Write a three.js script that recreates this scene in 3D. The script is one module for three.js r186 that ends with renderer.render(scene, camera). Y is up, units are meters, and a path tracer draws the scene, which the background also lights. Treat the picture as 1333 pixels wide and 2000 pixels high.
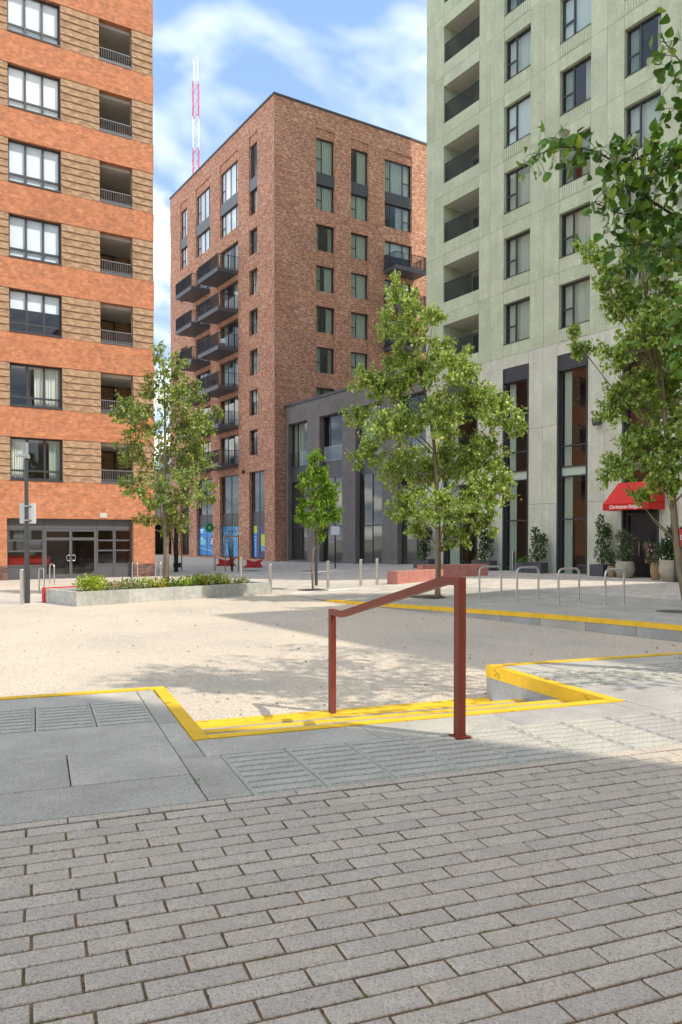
import * as THREE from 'three';
import { mergeGeometries } from 'three/addons/utils/BufferGeometryUtils.js';
import { TessellateModifier } from 'three/addons/modifiers/TessellateModifier.js';
import { createNoise2D } from 'simplex-noise';

// ------------------------------------------------------------------ camera, sky, sun, exposure
const scene = new THREE.Scene();
const EYE = 1.86, HFULL = 2154.3;
const camera = new THREE.PerspectiveCamera(69.42, 1333 / HFULL, 0.05, 1500);
camera.position.set(0, EYE, 0);
camera.rotation.x = -Math.PI / 180;
camera.setViewOffset(1333, HFULL, 0, 0, 1333, 2000);
camera.updateProjectionMatrix();
scene.add(camera);

function rng(seed) { let a = seed >>> 0; return () => { a = (a + 0x6D2B79F5) >>> 0; let t = a; t = Math.imul(t ^ (t >>> 15), t | 1); t ^= t + Math.imul(t ^ (t >>> 7), t | 61); return ((t ^ (t >>> 14)) >>> 0) / 4294967296; }; }

const SUN_EL = 48.5 * Math.PI / 180, SUN_AZ = 26 * Math.PI / 180;   // sun to the right, a little behind the camera
const sunDir = new THREE.Vector3(Math.cos(SUN_AZ) * Math.cos(SUN_EL), Math.sin(SUN_EL), Math.sin(SUN_AZ) * Math.cos(SUN_EL));
{
  const W = 2048, H = 1024, data = new Float32Array(W * H * 4);
  const n2 = createNoise2D(rng(129)), nb = createNoise2D(rng(40));
  const fbm = (n, x, y, o) => { let s = 0, a = 0.5; for (let i = 0; i < o; i++) { s += a * n(x, y); x = x * 2.03 + 11.3; y = y * 2.03 - 7.7; a *= 0.52; } return s; };
  for (let j = 0; j < H; j++) for (let i = 0; i < W; i++) {
    const az = (i + 0.5) / W * 2 * Math.PI - Math.PI - 0.2, el = ((j + 0.5) / H - 0.5) * Math.PI;
    const ce = Math.cos(el), dx = ce * Math.cos(az), dy = Math.sin(el), dz = ce * Math.sin(az);
    const e = Math.max(0, dy), k = Math.pow(1 - e, 3.2);
    let r = 0.225 + 0.30 * k, g = 0.375 + 0.28 * k, b = 0.65 + 0.16 * k;
    const px = dx / (e + 0.16), pz = dz / (e + 0.16);
    const wx = px * 0.75 + pz * 0.42, wz = pz * 0.75 - px * 0.42;
    const q = fbm(nb, wx * 0.5 + 3, wz * 0.5, 3);
    const wisp = fbm(n2, wx * 1.5 + q * 1.1, wz * 0.62 + q * 0.9, 7);
    const puff = fbm(nb, px * 0.75 + 8.2, pz * 0.75 - 3.1, 7);
    const fine = fbm(n2, wx * 5.5, wz * 2.2 + q * 2, 4);
    let c = 0.25 * Math.min(1, Math.max(0, (wisp + 0.48 * fine + 0.24) / 0.75));
    const c2 = Math.min(1, Math.max(0, (puff + 0.12 * fine - 0.08) / 0.42));
    c = Math.min(1, c + 0.75 * c2 * c2 * (3 - 2 * c2));
    if (dy < 0) c = 0.4;
    const cr = 2.30, cg = 2.19, cb = 1.98;
    r += (cr - r) * c; g += (cg - g) * c; b += (cb - b) * c;
    const o = (j * W + i) * 4; data[o] = r; data[o + 1] = g; data[o + 2] = b; data[o + 3] = 1;
  }
  const sky = new THREE.DataTexture(data, W, H, THREE.RGBAFormat, THREE.FloatType);
  sky.mapping = THREE.EquirectangularReflectionMapping; sky.magFilter = THREE.LinearFilter; sky.minFilter = THREE.LinearFilter; sky.wrapS = THREE.RepeatWrapping; sky.needsUpdate = true;
  scene.background = sky; scene.environment = sky;
}
const sun = new THREE.DirectionalLight(new THREE.Color(1, 0.94, 0.84), 2.6);
sun.position.copy(sunDir).multiplyScalar(120); sun.castShadow = true; sun.shadow.radius = 1.2; sun.shadow.mapSize.set(4096, 4096);
Object.assign(sun.shadow.camera, { left: -80, right: 80, top: 80, bottom: -80, near: 1, far: 320 }); scene.add(sun); scene.add(sun.target);
const renderer = new THREE.WebGLRenderer({ antialias: true });
renderer.toneMapping = THREE.LinearToneMapping; renderer.toneMappingExposure = 1.52; renderer.shadowMap.enabled = true;

// ------------------------------------------------------------------ helpers
const D2R = Math.PI / 180;
const taken = {};
function uniq(n) { if (!(n in taken)) { taken[n] = 0; return n; } taken[n]++; return n + '_' + String(taken[n]).padStart(3, '0'); }
function thing(name, label, category, x = 0, y = 0, d = 0, rot = 0, group) {
  const o = new THREE.Group(); o.name = uniq(name); o.position.set(x, y, -d); o.rotation.y = rot; o.userData = { label, category };
  if (group) o.userData.group = group; scene.add(o); return o;
}
function structure(name, label, x = 0, y = 0, d = 0, rot = 0) {
  const o = new THREE.Group(); o.name = uniq(name); o.position.set(x, y, -d); o.rotation.y = rot; o.userData = { kind: 'structure', label, category: name.split('_').pop() }; scene.add(o); return o;
}
function part(parent, name, geo, material) { const m = new THREE.Mesh(geo, material); m.name = name; m.castShadow = m.receiveShadow = true; parent.add(m); return m; }
const merge = gs => gs.length === 1 ? gs[0] : mergeGeometries(gs.map(g => g.index ? g.toNonIndexed() : g));
// box with uv in metres; ox, oy shift the uv so that neighbours differ
function box(w, h, d, x = 0, y = 0, z = 0, ou = 0, ov = 0) {
  const g = new THREE.BoxGeometry(w, h, d), uv = g.attributes.uv, dims = [[d, h], [d, h], [w, d], [w, d], [w, h], [w, h]];
  for (let f = 0; f < 6; f++) for (let k = 0; k < 4; k++) { const i = f * 4 + k; uv.setXY(i, uv.getX(i) * dims[f][0] + ou + f * 0.37, uv.getY(i) * dims[f][1] + ov + f * 0.21); }
  return g.translate(x, y, z);
}
function b2(x0, x1, y0, y1, z0, z1, ou, ov) { return box(x1 - x0, y1 - y0, z1 - z0, (x0 + x1) / 2, (y0 + y1) / 2, (z0 + z1) / 2, ou, ov); }
const cache = {};
const cached = (key, make) => cache[key] || (cache[key] = make());
function tubeGeo(pts, r, rs = 6, seg = null, taper = null) {
  const curve = new THREE.CatmullRomCurve3(pts.map(p => new THREE.Vector3(...p))), n = seg || Math.max(3, pts.length * 3);
  const g = new THREE.TubeGeometry(curve, n, 1, rs, false), P = g.attributes.position, c = new THREE.Vector3(), v = new THREE.Vector3();
  for (let i = 0; i <= n; i++) { curve.getPointAt(i / n, c); const rr = taper == null ? r : r + (taper - r) * i / n; for (let k = 0; k <= rs; k++) { const q = i * (rs + 1) + k; v.fromBufferAttribute(P, q).sub(c).multiplyScalar(rr).add(c); P.setXYZ(q, v.x, v.y, v.z); } }
  return g;
}
// slab with a chamfered top edge, top at y = 0
function slabGeo(w, l, t, ch, ou = 0, ov = 0) {
  const a = w / 2, b = l / 2, p = [], uv = [];
  const ring = (ins, y) => [[-a + ins, y, b - ins], [a - ins, y, b - ins], [a - ins, y, -b + ins], [-a + ins, y, -b + ins]];
  const T = ring(ch, 0), M = ring(0, -ch), B = ring(0, -t);
  const tri = (...v) => v.forEach(q => { p.push(...q); uv.push(q[0] + ou, q[2] + q[1] * 0.7 + ov); });
  const quad = (A, Bq, C, D) => { tri(A, Bq, C); tri(A, C, D); };
  quad(T[0], T[1], T[2], T[3]);
  for (let i = 0; i < 4; i++) { const j = (i + 1) % 4; quad(M[i], M[j], T[j], T[i]); quad(B[i], B[j], M[j], M[i]); }
  const g = new THREE.BufferGeometry(); g.setAttribute('position', new THREE.Float32BufferAttribute(p, 3)); g.setAttribute('uv', new THREE.Float32BufferAttribute(uv, 2)); g.computeVertexNormals(); return g;
}
// ground height away from the sunken court: the paving rises gently to the right
function gh(x) { const t = Math.min(1, Math.max(0, (x + 2.2) / 8.5)); return 0.27 * t * t * (3 - 2 * t); }

// ------------------------------------------------------------------ textures
function tileNoise(seed) {            // tileable value noise
  const R = rng(seed), N = 256, v = new Float32Array(N * N).map(() => R());
  return (x, y, per) => { const s = per; x = ((x % 1) + 1) % 1 * s; y = ((y % 1) + 1) % 1 * s; const xi = Math.floor(x), yi = Math.floor(y); let fx = x - xi, fy = y - yi; fx = fx * fx * (3 - 2 * fx); fy = fy * fy * (3 - 2 * fy); const at = (a, b) => v[((b % s) * 17 + s) % N * N + ((a % s) * 13 + s * 3) % N]; return (at(xi, yi) * (1 - fx) + at(xi + 1, yi) * fx) * (1 - fy) + (at(xi, yi + 1) * (1 - fx) + at(xi + 1, yi + 1) * fx) * fy; };
}
function tileFbm(n, x, y, p, o) { let s = 0, a = 0.5, t = 0; for (let i = 0; i < o; i++) { s += a * n(x, y, p); t += a; p *= 2; a *= 0.55; } return s / t; }
function tex(W, H, size, fn, srgb = true) {   // size = [metres across, metres high]; fn(x 0..1, y 0..1, i, j) -> [r,g,b] 0..1 in sRGB
  const data = new Uint8Array(W * H * 4);
  for (let j = 0; j < H; j++) for (let i = 0; i < W; i++) { const c = fn((i + 0.5) / W, (j + 0.5) / H, i, j), o = (j * W + i) * 4; for (let k = 0; k < 3; k++) data[o + k] = Math.max(0, Math.min(255, c[k] * 255)); data[o + 3] = 255; }
  const t = new THREE.DataTexture(data, W, H); t.wrapS = t.wrapT = THREE.RepeatWrapping; t.magFilter = THREE.LinearFilter; t.minFilter = THREE.LinearMipmapLinearFilter; t.generateMipmaps = true;
  if (srgb) t.colorSpace = THREE.SRGBColorSpace; t.repeat.set(1 / size[0], 1 / size[1]); t.needsUpdate = true; return t;
}
function brickTex(seed, cols, rows, palette, mortar, blotch) {
  const R = rng(seed), n = tileNoise(seed + 5), W = 1536, H = 1536, bw = W / cols, bh = H / rows, tone = [];
  for (let r = 0; r < rows; r++) { tone.push([]); for (let c = 0; c < cols; c++) { const p = palette[Math.floor(R() * palette.length)], k = 0.95 + 0.1 * R(); tone[r].push(p.map(v => v * k)); } }
  return tex(W, H, [cols * 0.225, rows * 0.075], (x, y, i, j) => {
    const r = Math.floor(j / bh), off = (r % 2) * 0.5, cx = i / bw + off, c = Math.floor(cx) % cols, fx = (cx - Math.floor(cx)) * bw, fy = j - r * bh;
    const g = 0.85 + 0.3 * n(x, y, 64) * 0.5 + blotch * (tileFbm(n, x, y, 6, 4) - 0.5);
    const m = fx < bw * 0.045 || fy < bh * 0.13;
    return (m ? mortar : tone[r][c]).map(v => v * g);
  });
}
const T = {};
T.orange = brickTex(3, 36, 108, [[0.796, 0.508, 0.35], [0.804, 0.515, 0.357], [0.781, 0.493, 0.335], [0.811, 0.53, 0.372], [0.774, 0.485, 0.335], [0.789, 0.5, 0.35], [0.744, 0.478, 0.35]], [0.80, 0.61, 0.48], 0.10);
T.buff = brickTex(9, 36, 108, [[0.709, 0.569, 0.44], [0.731, 0.592, 0.463], [0.694, 0.554, 0.433], [0.649, 0.517, 0.403], [0.746, 0.614, 0.485], [0.701, 0.554, 0.425]], [0.64, 0.53, 0.43], 0.10);
T.red = brickTex(21, 36, 108, [[0.82, 0.581, 0.471], [0.834, 0.624, 0.507], [0.755, 0.516, 0.421], [0.884, 0.718, 0.601], [0.69, 0.488, 0.406], [0.848, 0.61, 0.478], [0.82, 0.596, 0.486], [0.899, 0.747, 0.63]], [0.82, 0.70, 0.61], 0.12);
T.plinth = brickTex(33, 36, 108, [[0.42, 0.31, 0.30], [0.50, 0.36, 0.33], [0.36, 0.27, 0.28], [0.58, 0.41, 0.35]], [0.52, 0.44, 0.40], 0.1);
{ const n = tileNoise(41), m = tileNoise(42);
  T.concrete = tex(1024, 1024, [5, 5], (x, y) => { const v = 0.83 + 0.22 * (tileFbm(n, x, y, 4, 6) - 0.5) + 0.1 * (m(x, y, 64) - 0.5) + 0.12 * Math.max(0, tileFbm(m, x * 1, y, 8, 4) - 0.6); return [v, v, v]; });
  T.board = tex(1024, 1024, [4, 4], (x, y) => { const st = tileFbm(m, x, y * 0 + 0.3, 32, 2) - 0.5, v = 0.84 + 0.17 * (tileFbm(n, x, y, 4, 6) - 0.5) + 0.09 * st * tileFbm(n, x, y, 8, 3) + 0.06 * (m(x, y, 64) - 0.5); return [v * 1.0, v * (1.0 + 0.03 * (tileFbm(m, x, y, 5, 3) - 0.5)), v * 0.985]; }); }
{ const R = rng(55), n = tileNoise(51), sp = new Float32Array(1024 * 1024).map(() => R());
  const speck = (i, j) => sp[((j >> 1) % 512) * 1024 + ((i >> 1) % 512)];
  T.granite = tex(1024, 1024, [1.1, 1.1], (x, y, i, j) => { const s = speck(i, j), q = n(x, y, 200), v = 0.80 + 0.10 * (sp[j * 1024 + i] - 0.5) + 0.14 * (s - 0.5) + 0.22 * (q - 0.5) + 0.15 * (tileFbm(n, x, y, 5, 5) - 0.5) - (q > 0.86 ? 0.1 : 0); return [v, v, v]; });
  T.paver = tex(1024, 1024, [1.0, 1.0], (x, y, i, j) => { const s = speck(i, j), bl = tileFbm(n, x, y, 8, 4); const gr = n(x, y, 256), gq = n(x + 0.37, y + 0.11, 128); let v = 0.80 + 0.10 * (sp[j * 1024 + i] - 0.5) + 0.12 * (s - 0.5) + 0.16 * (bl - 0.5) + 0.16 * (gr - 0.5); if (gr + 0.5 * gq > 1.05 - 0.5 * Math.max(0, bl - 0.4)) v -= 0.19; return [v, v * 0.985, v * 0.97]; });
  T.paverBump = tex(1024, 1024, [1.0, 1.0], (x, y, i, j) => { const v = 0.5 + 0.5 * (speck(i, j) - 0.5) + 0.5 * (sp[j * 1024 + i] - 0.5); return [v, v, v]; }, false);
  T.gravel = tex(2048, 2048, [6, 6], (x, y, i, j) => { const s = sp[((j >> 1) % 1024) * 1024 + ((i >> 1) % 1024)], g = sp[(j % 1024) * 1024 + i % 1024], q = n(x, y, 256), c = tileFbm(n, x, y, 3, 6); let v = 0.83 + 0.14 * (s - 0.5) + 0.10 * (g - 0.5) + 0.10 * (q - 0.5) + 0.16 * (c - 0.5); const w = s > 0.955 ? 0.16 : 0; v -= w; return [v, v * (0.962 - 0.03 * (c - 0.5)), v * (0.885 - 0.06 * (c - 0.5))]; });
  T.gravelBump = tex(1024, 1024, [3, 3], (x, y, i, j) => { const v = 0.5 + 0.6 * (speck(i, j) - 0.5) + 0.4 * (n(x, y, 128) - 0.5); return [v, v, v]; }, false);
  T.paving = tex(1024, 1024, [4.4, 4.4], (x, y, i, j) => { const r = Math.floor(j / 28.44), off = (r % 2) * 42.7, fx = (i + off) % 85.33, fy = j - r * 28.44, c = Math.floor((i + off) / 85.33), k = sp[(r * 37 + (c % 12) * 11) % 4096]; const m = fx < 3 || fy < 3; const v = (m ? 0.55 : 0.74 + 0.12 * k) + 0.1 * (sp[j * 1024 + i] - 0.5) + 0.1 * (tileFbm(n, x, y, 4, 4) - 0.5); return [v, v * 0.975, v * 0.945]; });
  T.bark = tex(512, 512, [0.6, 0.6], (x, y, i, j) => { const v = 0.72 + 0.35 * (tileFbm(n, x, y * 0.4 + 0.1, 8, 5) - 0.5) - (tileFbm(n, x * 1, y, 16, 2) > 0.66 ? 0.22 : 0); return [v, v * 0.95, v * 0.86]; });
  T.paint = tex(1024, 1024, [1.6, 1.6], (x, y, i, j) => { const w = tileFbm(n, x, y, 10, 5), s = sp[j * 1024 + i]; if (w + 0.12 * s > 0.815) return [0.66, 0.62, 0.50]; const v = 0.95 + 0.16 * (w - 0.5) + 0.08 * (s - 0.5) - (n(x, y, 200) > 0.9 ? 0.12 : 0); return [v, v * 0.96, v * 0.9]; });
  T.soil = tex(512, 512, [1, 1], (x, y, i, j) => { const v = 0.45 + 0.3 * (sp[j * 1024 + i] - 0.5) + 0.2 * (tileFbm(n, x, y, 8, 4) - 0.5); return [v, v * 0.8, v * 0.6]; });
  T.rust = tex(512, 512, [1, 1], (x, y, i, j) => { const v = 0.9 + 0.12 * (tileFbm(n, x, y, 6, 4) - 0.5) + 0.06 * (sp[j * 1024 + i] - 0.5); return [v, v, v]; });
}
function M(r, g, b, rough = 0.9, opt = {}) { return new THREE.MeshStandardMaterial(Object.assign({ color: new THREE.Color().setRGB(r, g, b), roughness: rough }, opt)); }
const mat = {
  orange: M(1, 1, 1, 0.95, { map: T.orange }), buff: M(0.98, 0.98, 0.98, 0.95, { map: T.buff }), red: M(0.92, 0.86, 0.83, 0.95, { map: T.red }), plinth: M(1, 1, 1, 0.95, { map: T.plinth }),
  frame: M(0.045, 0.047, 0.052, 0.45), frameGrey: M(0.10, 0.10, 0.105, 0.5), panelGrey: M(0.16, 0.165, 0.175, 0.55), slate: M(0.075, 0.08, 0.09, 0.5),
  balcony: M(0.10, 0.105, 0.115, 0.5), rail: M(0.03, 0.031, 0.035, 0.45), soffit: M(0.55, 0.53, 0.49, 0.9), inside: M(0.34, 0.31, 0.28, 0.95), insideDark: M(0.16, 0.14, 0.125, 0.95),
  green: M(0.70, 0.77, 0.555, 0.9, { map: T.board }), greenB: M(0.735, 0.795, 0.59, 0.9, { map: T.board }), greenC: M(0.67, 0.74, 0.525, 0.9, { map: T.board }), pale: M(0.83, 0.84, 0.70, 0.9, { map: T.board }),
  greyWall: M(0.30, 0.272, 0.25, 0.85, { map: T.concrete }), coping: M(0.07, 0.07, 0.075, 0.6), white: M(0.72, 0.73, 0.74, 0.8), curtain: M(0.74, 0.75, 0.68, 0.95, { side: THREE.DoubleSide }), blind: M(0.85, 0.87, 0.88, 0.9), drape: M(0.50, 0.56, 0.47, 0.95, { side: THREE.DoubleSide }),
  glass: new THREE.MeshPhysicalMaterial({ color: new THREE.Color().setRGB(0.70, 0.77, 0.74), transmission: 1, thickness: 0, roughness: 0.0, ior: 1.68 }),
  glassClear: new THREE.MeshPhysicalMaterial({ color: new THREE.Color().setRGB(0.94, 0.97, 0.97), transmission: 1, thickness: 0, roughness: 0.0, ior: 1.7 }),
  slab: M(0.74, 0.69, 0.57, 0.85, { map: T.granite }), slabB: M(0.70, 0.65, 0.54, 0.85, { map: T.granite }), slabC: M(0.77, 0.715, 0.60, 0.85, { map: T.granite }), slabWarm: M(0.68, 0.63, 0.565, 0.85, { map: T.granite }), cord: M(0.77, 0.725, 0.615, 0.85, { map: T.granite }),
  bed: M(1.0, 0.98, 0.95, 1, { map: T.soil }), gravel: M(0.96, 0.885, 0.825, 1, { map: T.gravel, bumpMap: T.gravelBump, bumpScale: 0.012 }), paving: M(0.97, 0.90, 0.80, 0.92, { map: T.paving }),
  yellow: M(0.96, 0.63, 0.025, 0.6, { map: T.paint }), kerb: M(0.58, 0.565, 0.53, 0.9, { map: T.granite }), planter: M(0.66, 0.66, 0.60, 0.85, { map: T.concrete }), soil: M(0.3, 0.27, 0.24, 1, { map: T.soil }),
  rust: M(0.21, 0.033, 0.011, 0.55, { map: T.rust }), steel: M(0.58, 0.56, 0.53, 0.33, { metalness: 0.85 }), post: M(0.055, 0.06, 0.066, 0.5), redPaint: M(0.62, 0.03, 0.03, 0.45), pink: M(0.70, 0.30, 0.24, 0.85, { map: T.concrete }),
  bark: M(0.50, 0.44, 0.34, 0.95, { map: T.bark }), barkDark: M(0.20, 0.16, 0.12, 0.95, { map: T.bark }), wood: M(0.36, 0.22, 0.12, 0.85), black: M(0.02, 0.02, 0.022, 0.4), pot: M(0.56, 0.50, 0.40, 0.9, { map: T.concrete }), potTan: M(0.50, 0.36, 0.20, 0.9, { map: T.concrete }), awning: M(0.72, 0.035, 0.025, 0.8),
};
const paverMats = [[0.98, 0.855, 0.71], [0.93, 0.81, 0.675], [1.0, 0.885, 0.74], [0.95, 0.835, 0.705], [0.99, 0.855, 0.70], [0.91, 0.80, 0.675]].map(c => M(...c, 0.95, { map: T.paver, bumpMap: T.paverBump, bumpScale: 0.003 }));

// ------------------------------------------------------------------ ground, court, plaza, steps
const A21 = 21 * D2R, ca = Math.cos(A21), sa = Math.sin(A21);
const ab = (a, b) => [a * ca - b * sa, a * sa + b * ca];           // plaza grid -> x, distance
const E0 = [-0.44, 23.2], E1 = [8.15, 11.1];                        // kerb along the right of the court
{
  const left = ab(-40, 7.97), right = ab(9.3, 7.97);
  const court = [left, right, [E1[0] + 0.1, E1[1]], [E0[0] + 0.1, E0[1] + 0.1], [-0.6, 24.2], [-1.9, 27.0], [-7.2, 21.9], [-9.1, 21.5], [-36, 12.6]];
  const shape = new THREE.Shape(court.map(p => new THREE.Vector2(p[0], p[1])));
  const g = new THREE.ShapeGeometry(shape), P = g.attributes.position, uv = [];
  for (let i = 0; i < P.count; i++) { const x = P.getX(i), d = P.getY(i); uv.push(x, d); P.setXYZ(i, x, 0.004, -d); }
  g.setAttribute('uv', new THREE.Float32BufferAttribute(uv, 2)); g.computeVertexNormals();
  const court_o = structure('gravel_court', 'pale bound gravel court sunk below the paved terraces'); part(court_o, 'gravel_surface', g, mat.gravel);
  // paved ground with the court and the near terrace left out
  const inner = new THREE.Shape([[-40, -6], [40, -6], [40, 80], [-40, 80]].map(p => new THREE.Vector2(...p)));
  const nearL = ab(-36, 7.99), nearR = ab(28, 7.99);
  const hole = [[E0[0], E0[1]], [-2.05, 26.25], [-7.2, 21.3], [-9.1, 20.9], [-35, 12.5], nearL, [-35, -5], [30, -5], nearR, [right[0], right[1]], [E1[0], E1[1]]];
  inner.holes.push(new THREE.Path(hole.map(p => new THREE.Vector2(...p))));
  let ig = new THREE.ShapeGeometry(inner).toNonIndexed(); ig = new TessellateModifier(2.2, 9).modify(ig);
  const Q = ig.attributes.position, uv2 = [], cA = Math.cos(32.31 * D2R), sA = Math.sin(32.31 * D2R);
  for (let i = 0; i < Q.count; i++) { const x = Q.getX(i), d = Q.getY(i); uv2.push(x * cA + d * sA, -x * sA + d * cA); Q.setXYZ(i, x, gh(x), -d); }
  ig.setAttribute('uv', new THREE.Float32BufferAttribute(uv2, 2)); ig.computeVertexNormals();
  const gr = structure('street_ground', 'grey beige paved street surface running to the horizon'); part(gr, 'paved_street', ig, mat.paving);
  const far = [];
  for (const [x0, x1, d0, d1] of [[-500, -39.5, -300, 900], [39.5, 500, -300, 900], [-39.6, 39.6, 79.5, 900], [-39.6, 39.6, -300, -5.5]]) {
    const f = new THREE.PlaneGeometry(x1 - x0, d1 - d0, 40, 1), FP = f.attributes.position, u = [];
    for (let i = 0; i < FP.count; i++) { const x = FP.getX(i) + (x0 + x1) / 2, d = FP.getY(i) + (d0 + d1) / 2; u.push(x, d); FP.setXYZ(i, x, gh(x) - 0.012, -d); }
    f.setAttribute('uv', new THREE.Float32BufferAttribute(u, 2)); f.computeVertexNormals(); far.push(f);
  }
  part(gr, 'far_ground', merge(far), mat.paving);
}
// stones and litter on the court
{
  const R = rng(91), geo = new THREE.IcosahedronGeometry(1, 0), n = 15000, im = new THREE.InstancedMesh(geo, M(0.72, 0.67, 0.60, 0.95), n), m4 = new THREE.Matrix4(), q = new THREE.Quaternion(), e = new THREE.Euler(), col = new THREE.Color();
  let k = 0; while (k < n) {
    const t = Math.pow(R(), 1.6), d = 8 + 15 * t, x = (R() * 2 - 1) * 0.46 * d; const b = -x * sa + d * ca, side = (x - E0[0]) * (E1[1] - E0[1]) - (d - E0[1]) * (E1[0] - E0[0]);
    if (b < 8.05 || side < 0) { if (!(b > 8.0 && side > -99)) continue; if (side < 0 && false) continue; }
    if ((x - E0[0]) * 0.8156 + (d - E0[1]) * 0.5786 > -0.1 || d > 21 + x * 0.0 && x < -2) continue;
    const s = 0.004 + 0.008 * R() * R(); e.set(R() * 6, R() * 6, R() * 6); q.setFromEuler(e); m4.compose(new THREE.Vector3(x, 0.004 + s * 0.3, -d), q, new THREE.Vector3(s * 1.3, s * 0.8, s)); im.setMatrixAt(k, m4);
    const c = 0.75 + 0.4 * R(); im.setColorAt(k, col.setRGB(c, c * 0.98, c * 0.95)); k++;
  }
  im.name = 'gravel_stones'; im.userData = { kind: 'stuff', label: 'loose pale gravel stones on the sunken court', category: 'gravel' }; scene.add(im);
  const lg = new THREE.BufferGeometry(); lg.setAttribute('position', new THREE.Float32BufferAttribute([0, 0.02, 0, 1, 0.25, 0.5, 0, 0, 1.6, 0, 0.02, 0, 0, 0, 1.6, -1, 0.3, 0.6], 3)); lg.computeVertexNormals();
  const lm = new THREE.InstancedMesh(lg, M(0.12, 0.10, 0.06, 0.9, { side: THREE.DoubleSide }), 150); k = 0;
  while (k < 150) { const d = 8.3 + 14 * Math.pow(R(), 1.4), x = (R() * 2 - 1) * 0.45 * d, b = -x * sa + d * ca; if (b < 8.1 || (x - E0[0]) * 0.8156 + (d - E0[1]) * 0.5786 > -0.1 || (d > 20.5 && x < -2)) continue; const s = 0.012 + 0.016 * R(); e.set(R() * 0.5, R() * 6, R() * 0.5); q.setFromEuler(e); m4.compose(new THREE.Vector3(x, 0.008, -d), q, new THREE.Vector3(s, s, s)); lm.setMatrixAt(k, m4); lm.setColorAt(k, col.setRGB(0.5 + R(), 0.5 + 0.8 * R(), 0.5)); k++; }
  lm.name = 'leaf_litter'; lm.userData = { kind: 'stuff', label: 'scattered dry leaf litter on the gravel', category: 'litter' }; scene.add(lm);
}
const TOP = 0.38;
const plazaRot = A21;
function inPlaza(o, m, a, y, b) { m.position.set(a, y, -b); return m; }
// near paving: brick pavers in running bond
{
  const R = rng(7), g = structure('paver_pavement', 'long grey beige concrete pavers laid in running bond', 0, 0, 0, plazaRot);
  part(g, 'mortar_bed', b2(-30, 30, -0.2, TOP - 0.005, -4.33, 12), mat.bed);
  const L = 0.344, Wd = 0.1165, variants = [];
  for (let i = 0; i < 8; i++) variants.push(slabGeo(L - 0.0105, Wd - 0.012, 0.07, 0.0035, R() * 3, R() * 3));
  const cand = [];
  for (let r = 0; r < 56; r++) { const b = 4.325 - Wd * (r + 0.5); for (let c = -12; c < 30; c++) { const a = c * L + (r % 2) * L * 0.5 + 0.12 + (r * 0.013) % 0.05; const [x, d] = ab(a, b); cand.push({ a, b, x, d, seen: d > 2.1 && Math.abs(x) < 0.4286 * d + 0.2 && d < 6.4 }); } }
  const rest = [], seen = cand.filter(c => c.seen).sort((p, q) => p.d - q.d);
  seen.forEach((c, i) => {
    const geo = variants[Math.floor(R() * 8)], mt = paverMats[Math.floor(R() * 6)];
    const dy = (R() - 0.5) * 0.004, rx = (R() - 0.5) * 0.008, rz = (R() - 0.5) * 0.005, ry = (R() - 0.5) * 0.01;
    if (i < 296) { const m = inPlaza(g, part(g, 'paver', geo, mt), c.a, TOP + dy, c.b); m.rotation.set(rx, ry, rz); }
    else rest.push(geo.clone().rotateX(rx).translate(c.a, TOP + dy, -c.b));
  });
  for (const c of cand) if (!c.seen && c.d > -4 && Math.abs(c.x) < 7) rest.push(variants[Math.floor(R() * 8)].clone().translate(c.a, TOP + (R() - 0.5) * 0.004, -c.b));
  const st = part(g, 'remaining_pavers', merge(rest), paverMats[0]); st.userData.kind = 'stuff';
  // moss and grit in the joints
  const mg = new THREE.IcosahedronGeometry(1, 0), N = 2600, im = new THREE.InstancedMesh(mg, M(0.11, 0.105, 0.06, 1), N), m4 = new THREE.Matrix4(), q = new THREE.Quaternion(), col = new THREE.Color();
  for (let k = 0; k < N; k++) { const r = Math.floor(Math.pow(R(), 1.7) * 22), edge = R() < 0.3; let a = -0.5 + R() * 5, b = 4.325 - Wd * r; if (!edge) b += (R() - 0.5) * 0.008; else { a = Math.floor(a / L) * L + (r % 2) * L * 0.5 + 0.12 + (r * 0.013) % 0.05 - L / 2; b -= R() * Wd; } const s = 0.003 + 0.005 * R(); m4.compose(new THREE.Vector3(a, TOP - 0.006, -b), q, new THREE.Vector3(s * 1.4, s, s)); im.setMatrixAt(k, m4); im.setColorAt(k, col.setRGB(0.6 + R() * 0.9, 0.7 + 0.8 * R(), 0.6)); }
  im.name = 'joint_moss'; im.userData.kind = 'stuff'; g.add(im);
}
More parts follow.
